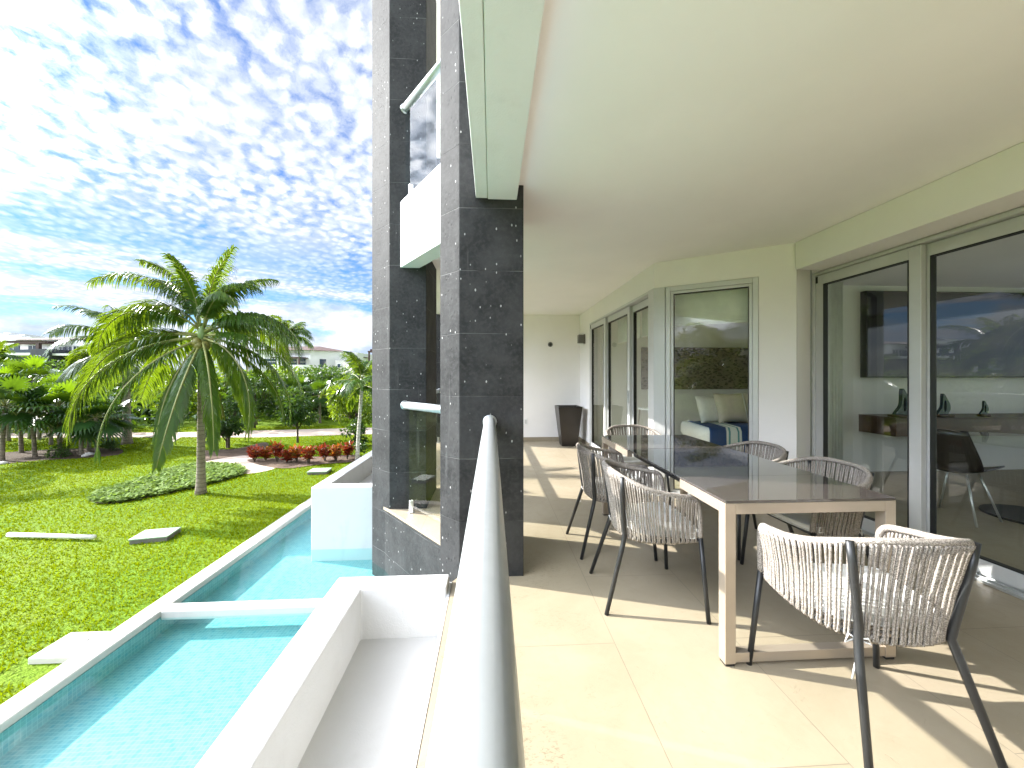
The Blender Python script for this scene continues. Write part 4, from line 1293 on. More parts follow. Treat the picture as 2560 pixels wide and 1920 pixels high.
def fan_palm(loc, label, trunk, leaf, nl, seed, lit=False, r=0.05, group='fan palms along the left of the lawn', name='fan_palm', boots=False):
    rng = random.Random(seed)
    rt = empty(name, loc, 0, label, 'palm tree', group)
    lx, ly = rng.uniform(-.08, .08), rng.uniform(-.08, .08)
    t, ctr = trunk_mesh([(0, 0, -0.02), (lx * 0.3, ly * 0.3, trunk * 0.4), (lx, ly, trunk)], r, r * 0.9, 1.3, 10, 14)
    t.build('trunk', M['bark'], rt, smooth=True)
    cr, pe = MB(), MB()
    for k in range(nl):
        f = k / max(1, nl - 1)
        el = R(82 - 108 * f + rng.uniform(-10, 10))
        az = k * 2.39996 + rng.uniform(-0.2, 0.2)
        ps = leaf * rng.uniform(0.65, 0.95)
        d = Vector((math.cos(az) * math.cos(el), math.sin(az) * math.cos(el), math.sin(el)))
        hub = ctr + d * ps + Vector((0, 0, -0.1 * ps))
        pe.tube([ctr, ctr.lerp(hub, 0.5) + Vector((0, 0, 0.03)), hub], [0.012, 0.009, 0.006], 4)
        side = Vector((-math.sin(az), math.cos(az), 0))
        fd = (d + Vector((0, 0, -0.25))).normalized()
        nrm = side.cross(fd).normalized()
        ns = 22
        R_ = leaf * rng.uniform(0.85, 1.1)
        for j in range(ns):
            a = R(-135 + 270 * (j + 0.5) / ns)
            dd = fd * math.cos(a) + side * math.sin(a)
            wv = side * math.cos(a) - fd * math.sin(a)
            ln = R_ * (0.72 + 0.28 * math.cos(a)) * rng.uniform(0.92, 1.05)
            w = ln * 0.055
            p1 = hub + dd * ln * 0.5 + nrm * 0.06 * ln * math.cos(a)
            p2 = hub + dd * ln * 0.82 + Vector((0, 0, -0.10 * ln))
            p3 = hub + dd * ln * 0.98 + Vector((0, 0, -0.34 * ln))
            o = len(cr.v)
            cr.v += [tuple(q) for q in (hub - wv * 0.004, hub + wv * 0.004, p1 - wv * w, p1 + wv * w, p2 - wv * w * 0.7, p2 + wv * w * 0.7, p3)]
            cr.f += [(o, o + 2, o + 3, o + 1), (o + 2, o + 4, o + 5, o + 3), (o + 4, o + 6, o + 5)]
    co = cr.build('crown', M['fanlit' if lit else 'fan'], rt)
    pe.build('stalks', M['rachis'], co)
    return rt


def leaf_cloud(rng, mb, clumps, n, size, asp=0.45, updir=0.35):
    """many folded leaves through ellipsoidal clumps: (centre, radii)"""
    wts = [c[1][0] * c[1][1] * c[1][2] for c in clumps]
    for k in range(n):
        c, rd = rng.choices(clumps, wts)[0]
        while True:
            u = Vector((rng.uniform(-1, 1), rng.uniform(-1, 1), rng.uniform(-1, 1)))
            if 0.15 < u.length < 1:
                break
        u = u.normalized() * u.length ** 0.45
        p = Vector((c[0] + u.x * rd[0], c[1] + u.y * rd[1], c[2] + u.z * rd[2]))
        d = (u.normalized() * 0.8 + Vector((rng.uniform(-1, 1), rng.uniform(-1, 1), rng.uniform(-0.9, 0.7)))).normalized()
        nrm = (Vector((0, 0, updir * 2)) + Vector((rng.uniform(-1, 1), rng.uniform(-1, 1), rng.uniform(-1, 1)))).normalized()
        sd = d.cross(nrm)
        if sd.length < 1e-3:
            continue
        sd.normalize()
        nn = sd.cross(d)
        L = size * rng.uniform(0.7, 1.3)
        w = L * asp * 0.5
        o = len(mb.v)
        mb.v += [tuple(q) for q in (p, p + d * L * 0.45 + sd * w + nn * 0.1 * L, p + d * L + Vector((0, 0, -0.15 * L)), p + d * L * 0.45 - sd * w + nn * 0.1 * L, p + d * L * 0.5)]
        mb.f += [(o, o + 1, o + 2, o + 4), (o, o + 4, o + 2, o + 3)]


def tree(loc, label, h, w, n, size, mat, seed, trunk_h=0.4, stems=1, group='broadleaf trees and bushes beyond the lawn', name='broadleaf_tree', cat='tree', asp=0.42, r=0.05):
    rng = random.Random(seed)
    rt = empty(name, loc, 0, label, cat, group)
    clumps = []
    nc = max(5, int(7 + w * 2))
    for k in range(nc):
        a = rng.uniform(0, 6.28)
        rr = w * 0.5 * math.sqrt(rng.random()) * 0.8
        zc = h * (trunk_h + (1 - trunk_h) * rng.uniform(0.12, 0.85))
        prof = 1 - 0.5 * abs((zc / h - trunk_h) / (1 - trunk_h) - 0.45)
        s = w * rng.uniform(0.17, 0.27)
        clumps.append(((rr * math.cos(a) * prof, rr * math.sin(a) * prof, zc), (s, s, s * rng.uniform(0.6, 0.9))))
    mb = MB()
    leaf_cloud(rng, mb, clumps, n, size, asp)
    tk = MB()
    for s_ in range(stems):
        bx_, by_ = (rng.uniform(-.12, .12) * w * 0.5, rng.uniform(-.12, .12) * w * 0.5) if stems > 1 else (0, 0)
        tk.tube(spline([(bx_, by_, -0.03), (bx_ * 1.3, by_ * 1.3, h * trunk_h * 0.6), (bx_ * 1.8, by_ * 1.8, h * (trunk_h + 0.2))], 8), [r * (1 - 0.07 * i) for i in range(8)], 8)
    for c, rd in clumps:
        tk.tube(spline([(0, 0, h * trunk_h * 0.75), (c[0] * 0.5, c[1] * 0.5, (c[2] + h * trunk_h) * 0.52), c], 6), [r * 0.5 * (1 - 0.13 * i) for i in range(6)], 5)
    tk.build('trunk', M['darkbark'], rt, smooth=True)
    mb.build('crown', M[mat], rt)
    return rt


# ------------------------------------------------------------------ the big coconut palm on the lawn
pb_ = P(502, 1234, GZ)
main_spec = [
    # azimuth (0 = right of the picture, 90 = away, 180 = left, 270 = towards us), elevation, droop, length, twist
    (0, 88, 28, 1.42, 0.1), (184, 85, 75, 1.5, -0.2), (204, 78, 112, 1.75, -0.2), (168, 76, 88, 1.6, 0.0), (352, 80, 105, 1.35, 0.3), (20, 76, 72, 1.45, 0.1), (90, 82, 45, 1.4, 0.0), (270, 84, 55, 1.2, 0.0), (335, 74, 125, 1.3, 0.3),
    (178, 60, 155, 1.85, -0.5), (192, 50, 138, 1.85, -0.4), (110, 60, 120, 1.7, 0.0), (0, 42, 112, 1.9, 0.4), (350, 34, 100, 1.9, 0.3), (30, 48, 120, 1.7, 0.3),
    (125, 34, 115, 2.1, 0.0), (65, 34, 110, 2.0, 0.0),
    (186, 14, 96, 2.0, -0.5), (206, 8, 100, 2.0, -0.4), (350, 8, 70, 2.25, 0.5), (10, -5, 84, 2.1, 0.3), (152, 6, 88, 2.1, -0.2),
    (226, -6, 84, 2.2, -0.3), (244, -24, 66, 2.2, -0.2), (336, -10, 78, 2.15, 0.4), (312, -24, 62, 2.15, 0.2), (290, -38, 50, 2.15, 0.1), (262, -46, 42, 1.95, -0.1),
    (100, -14, 72, 2.0, 0.0), (50, -18, 70, 2.0, 0.1), (322, -58, 28, 1.25, 0.1), (212, -55, 32, 1.4, -0.1)]
coconut_palm(pb_, 'big coconut palm with long drooping fronds in the middle of the lawn', main_spec, 2.60, (0.02, 0.0), 0.057, 0.048, leaf=0.47, n=100, seed=11, separate=True, group='coconut palms in the garden', wid=0.026, hang=0.8)

# a second one behind it on the left, one beyond the left edge that shades the lawn, one behind the viewer seen in the glass
rg_ = random.Random(5)
b2 = P(318, 1110, GZ)
coconut_palm(b2, 'coconut palm with yellowing fronds half hidden behind the big palm', ring_spec(rg_, 5, 8, 8, 1.65), 2.75, (-0.05, 0.0), 0.09, 0.07, leaf=0.6, n=46, seed=21, group='coconut palms in the garden', wid=0.045)
coconut_palm((-14.6, 7.7, GZ), 'coconut palm off the left edge casting its shadow on the lawn', ring_spec(rg_, 6, 9, 8, 2.2), 2.9, (0.3, 0.1), 0.09, 0.07, leaf=0.55, n=40, seed=22, group='coconut palms in the garden', wid=0.045)
coconut_palm((-3.9, -6.6, GZ), 'coconut palm behind the viewer mirrored in the bedroom window', ring_spec(rg_, 6, 9, 9, 2.4), 2.2, (0.1, 0.2), 0.09, 0.07, leaf=0.6, n=46, seed=23, group='coconut palms in the garden', wid=0.045)
# distant tall palm before the white villa and a small one further off
dp = PD(717, 972, 42.0)
coconut_palm((dp.x, dp.y, GZ), 'distant tall palm standing in front of the white hipped roof villa', ring_spec(random.Random(9), 8, 11, 7, 2.9), 6.6, (0, 0), 0.26, 0.17, leaf=0.75, n=34, seed=24, wid=0.11, bark='bark', coconuts=False)
dp = PD(618, 972, 60.0)
coconut_palm((dp.x, dp.y, GZ), 'small far palm peeping over the villa roof, behind the big palm', ring_spec(random.Random(10), 5, 8, 4, 2.4), 8.2, (0, 0), 0.2, 0.14, leaf=0.7, n=26, seed=25, wid=0.13, coconuts=False)
dp = PD(4, 972, 34.0)
coconut_palm((dp.x - 0.4, dp.y, GZ), 'distant palm cut by the left picture edge before the pale houses', ring_spec(random.Random(12), 6, 9, 5, 2.0), 3.6, (0, 0), 0.16, 0.12, leaf=0.7, n=30, seed=26, wid=0.09, coconuts=False)

# slim white stemmed palm by the second column
sp = P(893, 1150, GZ)
coconut_palm(sp, 'slim palm with a leaning white stem beside the croton bed', ring_spec(random.Random(3), 4, 6, 4, 0.95), 1.72, (0.10, 0.02), 0.04, 0.034, leaf=0.62, n=34, seed=31, wid=0.05, bark='palebark', coconuts=False)

# ------------------------------------------------------------------ fan palms at the left, from the photograph's row of trunks
fans = [
    (5, 1152, 1.25, 0.50, 16, 'fan palm at the left picture edge, nearest of the row'),
    (54, 1132, 1.15, 0.46, 15, 'fan palm with a straight trunk, second in the front row from the left'),
    (87, 1141, 1.05, 0.46, 15, 'fan palm with a dark soil ring, third in the front row from the left'),
    (150, 1139, 1.12, 0.52, 18, 'full fan palm with a thick straight trunk and a shrub at its foot'),
    (203, 1138, 0.82, 0.42, 14, 'short curved trunk fan palm beside the white stones'),
    (243, 1134, 0.92, 0.44, 14, 'fan palm just right of the white stones'),
    (222, 1127, 0.75, 0.40, 12, 'small fan palm standing between and behind two taller ones'),
    (274, 1121, 0.85, 0.42, 14, 'rightmost fan palm of the row, beside the big coconut palm'),
    (128, 1112, 1.15, 0.46, 13, 'fan palm behind the full one, near the path'),
    (22, 1103, 1.3, 0.5, 13, 'fan palm far left beyond the front row'),
    (98, 1099, 1.0, 0.46, 12, 'slender fan palm beyond the path edge at left'),
    (174, 1098, 0.9, 0.46, 12, 'slanting fan palm beyond the path edge left of centre'),
]
for i, (px, py, th_, lf, nl, lab) in enumerate(fans):
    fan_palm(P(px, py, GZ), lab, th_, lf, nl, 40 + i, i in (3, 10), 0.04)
for i, (px, D, zt, lf, nl, lab) in enumerate([
    (76, 11.6, 1.78, 0.58, 18, 'tall light green fan palm rising over the left row'),
    (-8, 11.0, 1.5, 0.55, 16, 'light green fan palm cut by the left picture edge'),
    (150, 11.0, 1.35, 0.52, 16, 'bright fan palm catching sun in the middle of the left thicket'),
    (210, 12.0, 1.35, 0.5, 14, 'fan palm in the thicket just left of the coconut fronds'),
    (735, 14.5, 1.25, 0.55, 14, 'fan palm behind the path, left of the round shrub'),
    (800, 15.5, 1.15, 0.5, 14, 'low fan palm behind the path at the right'),
    (640, 15.0, 1.3, 0.55, 12, 'dark fan palm behind the leafy sapling'),
    (850, 17.0, 1.2, 0.6, 12, 'fan palm in the hedge near the second column')]):
    p_ = PD(px, 972, D)
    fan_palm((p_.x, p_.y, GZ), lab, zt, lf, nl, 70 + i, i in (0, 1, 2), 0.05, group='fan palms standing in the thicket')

# ------------------------------------------------------------------ broadleaf trees, bushes and hedge mass behind
trees = [
    # px of the stem, depth, height, width, leaves, leaf size, material, trunk part, stems, label
    (570, 10.1, 1.75, 1.0, 2600, 0.10, 'broad', 0.10, 4, 'dark upright bush with several stems on the mulch bed'),
    (744, 10.9, 1.50, 1.25, 1900, 0.13, 'broad', 0.33, 1, 'leafy sapling on a thin stem in a soil ring'),
    (886, 11.2, 1.75, 1.55, 2600, 0.12, 'broadlit', 0.28, 4, 'many stemmed bright green tree behind the slim palm'),
    (888, 10.2, 0.72, 0.6, 900, 0.09, 'broad', 0.05, 3, 'low dark shrub at the foot of the bright green tree'),
    (448, 15.5, 1.55, 1.6, 1500, 0.16, 'broadlit', 0.35, 1, 'young tree beyond the path behind the palm trunk'),
    (536, 9.5, 0.9, 0.7, 700, 0.10, 'broad', 0.3, 1, 'small tree just right of the big palm trunk'),
    (640, 14.0, 2.3, 2.0, 2200, 0.17, 'broad', 0.2, 3, 'dark tree behind the fronds right of the big palm'),
    (700, 17.0, 2.3, 2.6, 2200, 0.19, 'broadlit', 0.15, 3, 'mid green bushy tree below the white villa terrace'),
    (790, 17.5, 2.1, 2.6, 2300, 0.19, 'broad', 0.15, 3, 'dark bushy tree under the villa terrace wall'),
    (880, 18.0, 2.3, 2.6, 2300, 0.19, 'broad', 0.15, 3, 'dark bushy tree beside the second column top of hedge'),
    (560, 18.0, 2.3, 2.8, 2000, 0.2, 'broadlit', 0.15, 3, 'light green tree seen through the big palm fronds'),
    (470, 19.0, 2.2, 2.8, 2000, 0.2, 'broad', 0.15, 3, 'dark tree directly behind the big palm crown'),
    (380, 18.0, 2.2, 2.6, 2000, 0.2, 'broad', 0.15, 3, 'dark tree left of the big palm trunk'),
    (300, 17.0, 2.1, 2.4, 1900, 0.19, 'broadlit', 0.15, 3, 'green tree in front of the pale low wall'),
    (168, 14.6, 2.05, 1.5, 1500, 0.13, 'yellowleaf', 0.2, 3, 'yellow green bush top catching light at left'),
    (215, 14.0, 1.75, 1.2, 1200, 0.12, 'yellowleaf', 0.2, 3, 'smaller yellow green bush right of the brighter one'),
    (110, 14.0, 1.75, 2.0, 1800, 0.15, 'broad', 0.15, 3, 'dark bushes packed behind the front fan palms'),
    (10, 13.5, 1.8, 2.0, 1800, 0.15, 'broad', 0.15, 3, 'dark bush mass at the far left edge'),
    (190, 26.0, 3.0, 3.6, 1500, 0.24, 'broad', 0.3, 1, 'rounded dark tree below the dark clad stair tower'),
    (20, 24.0, 2.3, 4.0, 1500, 0.26, 'broad', 0.2, 2, 'rounded tree below the left pale house'),
    (820, 34.0, 2.6, 4.2, 1300, 0.3, 'broad', 0.2, 2, 'dark tree rounding before the villa wall'),
    (930, 30.0, 3.1, 4.2, 1300, 0.3, 'broadlit', 0.2, 2, 'tree rising behind the slim palm near the column'),
    (985, 13.0, 1.9, 1.8, 1500, 0.16, 'broad', 0.15, 3, 'bush hidden mostly by the dark columns'),
]
for i, (px, D, h_, w_, n_, sz, mt, th_, stm, lab) in enumerate(trees):
    p_ = PD(px, 972, D)
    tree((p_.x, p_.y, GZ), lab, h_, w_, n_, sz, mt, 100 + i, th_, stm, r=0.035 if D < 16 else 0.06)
# trees seen only as reflections in the doors and window
for i, (x_, y_, h_, w_, lab) in enumerate([
    (-16.5, 1.0, 3.2, 3.6, 'dark tree off the left edge mirrored in the near sliding doors'),
    (-18.0, -3.0, 4.0, 4.4, 'large tree off the left edge mirrored in the sliding glass'),
    (-9.0, -13.0, 4.6, 5.0, 'large tree behind the viewer mirrored in the bedroom window'),
    (-3.0, -16.0, 4.6, 5.0, 'dark tree far behind the viewer mirrored in the bedroom window')]):
    tree((x_, y_, GZ), lab, h_, w_, 2400, 0.24, 'broad', 150 + i, 0.12, 3, group='trees mirrored in the glass')

# hedge and shrub mass that closes the garden further off
rg = random.Random(77)
hm = MB()
cl = []
for k in range(150):
    a = rg.uniform(-78, 14)
    D = rg.uniform(20, 30)
    s = rg.uniform(0.7, 1.4)
    cl.append(((D * math.sin(R(a)), D * math.cos(R(a)), GZ + rg.uniform(0.25, 1.25)), (s * 1.5, s * 1.5, s * 0.85)))
leaf_cloud(rg, hm, cl, 26000, 0.3, 0.5)
tag(hm.build('shrub_mass', M['broad']), 'far band of mixed shrubs closing the garden', 'shrubs', kind='stuff')

# ------------------------------------------------------------------ crotons in the mulch bed
cr_rng = random.Random(8)
crots = [
    (636, 1155, 0.40, 0.42, 'croton', 'leftmost croton, dark red, beside the garden path'),
    (664, 1152, 0.30, 0.34, 'crotonor', 'short orange croton between the first two tall red ones'),
    (693, 1156, 0.50, 0.38, 'croton', 'tallest red croton, third from the left'),
    (718, 1157, 0.30, 0.32, 'croton', 'low dark red croton right of the tallest'),
    (742, 1156, 0.40, 0.40, 'crotonor', 'orange croton in the middle of the bed'),
    (772, 1160, 0.42, 0.42, 'croton', 'bushy red croton right of the orange middle one'),
    (812, 1153, 0.40, 0.40, 'croton', 'red croton after the gap, left of the paired one'),
    (840, 1154, 0.40, 0.40, 'crotonor', 'orange croton, second from the right end'),
    (868, 1149, 0.44, 0.28, 'croton', 'narrow red croton at the right end by the slim palm'),
]
for (px, py, h_, w_, mt, lab) in crots:
    rt = empty('croton_shrub', P(px, py, GZ), 0, lab, 'shrub', 'crotons in the mulch bed')
    stm, lv = MB(), MB()
    for s_ in range(7):
        a = s_ * 0.9 + cr_rng.uniform(-.3, .3)
        rr = w_ * 0.5 * cr_rng.uniform(0.1, 0.75)
        tip = Vector((rr * math.cos(a), rr * math.sin(a), h_ * cr_rng.uniform(0.62, 0.92)))
        stm.tube([(0, 0, -0.01), tip * 0.5 + Vector((0, 0, 0.02)), tip], [0.009, 0.007, 0.004], 5)
        for k in range(22):
            q = cr_rng.uniform(0.35, 1.0)
            b = tip * q
            aa = k * 2.4
            el = cr_rng.uniform(-0.1, 1.1) if q < 0.9 else cr_rng.uniform(0.5, 1.4)
            d = Vector((math.cos(aa) * math.cos(el), math.sin(aa) * math.cos(el), math.sin(el)))
            sd = Vector((-math.sin(aa), math.cos(aa), 0))
            L = cr_rng.uniform(0.09, 0.15)
            w = L * 0.19
            up = sd.cross(d) * -0.02
            o = len(lv.v)
            lv.v += [tuple(x) for x in (b, b + d * L * 0.5 + sd * w - up, b + d * L + Vector((0, 0, -0.03)), b + d * L * 0.5 - sd * w - up, b + d * L * 0.5)]
            lv.f += [(o, o + 1, o + 2, o + 4), (o, o + 4, o + 2, o + 3)]
    stm.build('stems', M['darkbark'], rt)
    lv.build('foliage', M[mt], rt)
# small dark shrubs
for px, py, s_, lab in ((892, 1142, 0.34, 'small dark shrub at the foot of the slim palm'), (152, 1143, 0.30, 'small dark shrub at the foot of the full fan palm'), (275, 1128, 0.28, 'small dark shrub at the foot of the rightmost fan palm')):
    tree(P(px, py, GZ), lab, s_, s_ * 1.2, 420, 0.06, 'broad', px, 0.05, 3, group='small dark shrubs on the lawn', name='shrub', cat='shrub', r=0.008)
# pale stones by the fan palms
for px, py, s_, lab in ((212, 1141, 0.06, 'pale stone beside the curved fan palm'), (222, 1138, 0.085, 'largest pale stone under the fan palms'), (8, 1160, 0.07, 'pale stone at the left picture edge')):
    rr = random.Random(px)
    b = MB()
    vs, fs = [], []
    n, k = 10, 6
    for j in range(k + 1):
        for i in range(n):
            t, a = math.pi * j / k, 2 * math.pi * i / n
            q = s_ * rr.uniform(0.85, 1.12)
            vs.append((q * math.sin(t) * math.cos(a) * 1.3, q * math.sin(t) * math.sin(a), q * 0.6 * math.cos(t) + s_ * 0.3))
    fs = [(j * n + i, j * n + (i + 1) % n, (j + 1) * n + (i + 1) % n, (j + 1) * n + i) for j in range(k) for i in range(n)]
    b.add(vs, fs)
    tag(b.build('stone', M['coping'], smooth=True, loc=P(px, py, GZ)), lab, 'stone', 'pale stones under the palms')

# ground cover bed round the palm
gc_rng = random.Random(15)
gcm = MB()
xs = [p[0] for p in bed_g]
ys = [p[1] for p in bed_g]
cnt = 0
while cnt < 12000:
    x_, y_ = gc_rng.uniform(min(xs), max(xs)), gc_rng.uniform(min(ys), max(ys))
    if not inside((x_, y_), bed_g):
        continue
    cnt += 1
    z_ = GZ + gc_rng.uniform(0.01, 0.07)
    aa = gc_rng.uniform(0, 6.28)
    d = Vector((math.cos(aa), math.sin(aa), gc_rng.uniform(-0.2, 0.6))).normalized()
    sd = Vector((-math.sin(aa), math.cos(aa), gc_rng.uniform(-0.4, 0.4)))
    L = gc_rng.uniform(0.05, 0.09)
    b = Vector((x_, y_, z_))
    o = len(gcm.v)
    gcm.v += [tuple(q) for q in (b, b + d * L * 0.5 + sd * L * 0.3, b + d * L, b + d * L * 0.5 - sd * L * 0.3)]
    gcm.f += [(o, o + 1, o + 2, o + 3)]
tag(sheet('soil_bed', bed_g, GZ + 0.004, M['soil']), kind='structure')
tag(gcm.build('ground_cover', M['cover']), 'low leafy ground cover round the foot of the big palm', 'ground cover', kind='stuff')

# ------------------------------------------------------------------ objects on the lawn
def box_lid(px, py, sx, sy, rz, lab):
    p_ = P(px, py, GZ)
    rt = empty('valve_box', (p_.x, p_.y, GZ), rz, lab, 'valve box', 'green valve box lids in the lawn')
    MB().box(-sx / 2, sx / 2, -sy / 2, sy / 2, -0.02, 0.045).build('box', M['grey'], rt, bevel=0.004)
    MB().box(-sx / 2 - 0.008, sx / 2 + 0.008, -sy / 2 - 0.008, sy / 2 + 0.008, 0.0455, 0.062).build('lid', M['greenlid'], rt, bevel=0.005)
    MB().box(-0.03, 0.03, sy * 0.36 - 0.008, sy * 0.36 + 0.008, 0.0625, 0.066).build('handle', M['grey'], rt)
    return rt


box_lid(390, 1345, 0.36, 0.27, R(12), 'pale green valve box lid on the lawn near the pool')
box_lid(799, 1182, 0.36, 0.30, R(5), 'pale green valve box lid on the far lawn near the white planter')
a_, b_ = P(22, 1346, GZ), P(236, 1352, GZ)
tag(MB().tube([a_ + Vector((0, 0, 0.045)), b_ + Vector((0, 0, 0.045))], 0.026, 14).build('pipe', M['plastic'], smooth=True), 'white plastic pipe lying on the lawn at left', 'pipe')
sk = empty('skimmer_cover', (-2.98, 2.80, GZ), 0, 'white square skimmer slab with a round lid beside the pool coping', 'skimmer cover')
MB().box(-0.13, 0.145, -0.13, 0.13, -0.05, 0.04).build('slab', M['coping'], sk, bevel=0.006)
MB().tube([(0.02, 0, 0.0405), (0.02, 0, 0.046)], 0.075, 28).build('lid', M['plastic'], sk)

# ------------------------------------------------------------------ lawn blades
def grass():
    rng = np.random.default_rng(3)
    n = 520000
    x = rng.uniform(-17, -2.85, n)
    y = rng.uniform(0.2, 15, n)
    D = np.hypot(x, y)
    keep = rng.random(n) < np.clip((4.2 / D) ** 1.15, 0, 1)
    keep &= (x > -y * 1.55 - 1.0)
    x, y, D = x[keep], y[keep], D[keep]
    def pip(poly):
        c = np.zeros(len(x), bool)
        j = len(poly) - 1
        for i in range(len(poly)):
            xi, yi, xj, yj = poly[i][0], poly[i][1], poly[j][0], poly[j][1]
            if yi != yj:
                c ^= ((yi > y) != (yj > y)) & (x < (xj - xi) * (y - yi) / (yj - yi) + xi)
            j = i
        return c
    bad = np.zeros(len(x), bool)
    for po in (far_path, near_path, link_path, bed_a, bed_c, bed_f, bed_g, [(-3.18, 2.5), (-2.8, 2.5), (-2.8, 2.94), (-3.18, 2.94)]):
        bad |= pip(po)
    x, y, D = x[~bad], y[~bad], D[~bad]
    k = len(x)
    a = rng.uniform(0, 2 * np.pi, k)
    h = rng.uniform(0.012, 0.034, k)
    w = 0.0026 + 0.0008 * D
    ln = rng.uniform(0.2, 1.1, k) * h
    b = rng.uniform(0, 2 * np.pi, k)
    v = np.empty((k, 3, 3), np.float32)
    v[:, 0] = np.stack([x - np.cos(a) * w, y - np.sin(a) * w, np.full(k, GZ - 0.003)], 1)
    v[:, 1] = np.stack([x + np.cos(a) * w, y + np.sin(a) * w, np.full(k, GZ - 0.003)], 1)
    v[:, 2] = np.stack([x + np.cos(b) * ln, y + np.sin(b) * ln, GZ + h], 1)
    me = bpy.data.meshes.new('grass')
    me.vertices.add(3 * k)
    me.vertices.foreach_set('co', v.ravel())
    me.loops.add(3 * k)
    me.loops.foreach_set('vertex_index', np.arange(3 * k, dtype=np.int32))
    me.polygons.add(k)
    me.polygons.foreach_set('loop_start', np.arange(0, 3 * k, 3, dtype=np.int32))
    me.update(calc_edges=True)
    me.materials.append(M['grassblade'])
    o = bpy.data.objects.new('grass', me)
    COL.objects.link(o)
    tag(o, 'short sunlit grass of the lawn', 'grass', kind='stuff')


grass()

# ------------------------------------------------------------------ houses far behind the trees
def frame_at(px, D):
    """local frame of a far house: x to the right, y away, origin on the lawn level"""
    p_ = PD(px, 972, D)
    return (p_.x, p_.y, GZ), -YAW


def far_house_left():
    D = 58.0
    k = D / F
    loc, rz = frame_at(120, D)
    rt = empty('house', loc, rz, 'long white house with brown roof and pergola behind the left palms', 'house')
    X = lambda px: (px - 120) * k
    Z = lambda py: H - (py - 942) * k - GZ
    MB().box(X(44), X(235), 0.0, 6.0, 0.0, Z(851)).build('wall', M['white'], rt)
    r = MB()
    x0, x1, zb, zt = X(44) - 0.4, X(178), Z(850), Z(838)
    r.add([(x0, -0.7, zb), (x1 + 0.3, -0.7, zb), (x1 + 0.3, 6.5, zb), (x0, 6.5, zb), (X(96), 3, zt), (x1 - 1.2, 3, zt)], [(0, 1, 5, 4), (1, 2, 5), (2, 3, 4, 5), (3, 0, 4), (3, 2, 1, 0)])
    x2, x3, zt2 = X(170), X(236), Z(836.5)
    r.add([(x2, 0.1, zb + 0.1), (x3, 0.1, zb + 0.1), (x3, 6.2, zb + 0.1), (x2, 6.2, zb + 0.1), (x2, 3, zt2), (x3, 3, zt2)], [(0, 1, 5, 4), (1, 2, 5), (2, 3, 4, 5), (3, 0, 4), (3, 2, 1, 0)])
    r.build('roof', M['roof'], rt)
    MB().box(X(48), X(178), -0.35, -0.01, Z(853), Z(850.5)).build('cornice', M['white'], rt)
    pg = MB().box(X(44), X(164), -2.6, -2.3, Z(861), Z(857)).box(X(44), X(164), -0.4, -0.2, Z(861), Z(857.5))
    for i in range(22):
        xx = X(45) + (X(163) - X(45)) * i / 21
        pg.box(xx - 0.05, xx + 0.05, -2.9, -0.05, Z(857), Z(856))
    for px in (50, 146):
        pg.box(X(px) - 0.22, X(px) + 0.22, -2.6, -2.2, Z(888), Z(861))
    pg.build('pergola', M['pergola'], rt)
    MB().box(X(-10), X(142), -3.0, 0.0, Z(891), Z(885)).box(X(178), X(238), -2.4, 0.0, Z(891), Z(886)).build('balcony_slab', M['white'], rt)
    MB().box(X(54), X(142), -2.95, -2.92, Z(885), Z(877)).build('balcony_glass', M['farglass'], rt)
    for (a, b, t, bt) in ((72, 95, 864, 876), (130, 142, 866, 880), (150, 164, 867, 876), (166, 179, 866, 876), (185, 200, 866, 885), (20, 50, 863, 884)):
        f = MB().box(X(a), X(b), -0.06, 0.02, Z(bt), Z(t)).build('window', M['farglass'], rt)
        MB().box(X(a) - 0.08, X(b) + 0.08, -0.10, -0.061, Z(t), Z(t) + 0.12).box(X((a + b) / 2) - 0.04, X((a + b) / 2) + 0.04, -0.10, -0.061, Z(bt), Z(t)).build('frame', M['alu'], f)
    MB().box(X(142), X(178), -3.2, -0.02, 0.0, Z(876)).build('stair_tower', M['bluestone'], rt)
    f = MB().box(X(154), X(166), -3.26, -3.18, Z(903), Z(892)).build('window', M['farglass'], rt)
    MB().box(X(152.5), X(154), -3.28, -3.2, Z(904), Z(891)).box(X(166), X(167.5), -3.28, -3.2, Z(904), Z(891)).box(X(154), X(166), -3.28, -3.2, Z(892), Z(891)).build('frame', M['alu'], f)
    MB().box(X(-10), X(235), -0.05, -0.01, Z(930), Z(893)).build('ground_floor_glazing', M['farglass'], rt)
    return rt


far_house_left()


def far_house_edge():
    D = 64.0
    k = D / F
    loc, rz = frame_at(0, D)
    rt = empty('house', loc, rz, 'flat roofed pale house at the left picture edge', 'house')
    X = lambda px: px * k
    Z = lambda py: H - (py - 942) * k - GZ
    MB().box(X(-60), X(20), 0, 7, 0, Z(834)).box(X(20), X(54), 0, 7, 0, Z(838)).box(X(54), X(75), 0, 7, 0, Z(842)).build('wall', M['white'], rt)
    MB().box(X(-2), X(16), 0.5, 3.5, Z(834), Z(831)).box(X(38), X(52), 0.5, 3, Z(838), Z(835)).build('roof_cap', M['alup'], rt)
    MB().box(X(-60), X(46), -2.0, 0.0, Z(890), Z(884)).build('balcony_slab', M['white'], rt)
    for a, b in ((-30, -8), (20, 45)):
        f = MB().box(X(a), X(b), -0.06, 0.02, Z(884), Z(863)).build('window', M['farglass'], rt)
        MB().box(X((a + b) / 2) - 0.05, X((a + b) / 2) + 0.05, -0.1, -0.061, Z(884), Z(863)).build('frame', M['alu'], f)


far_house_edge()


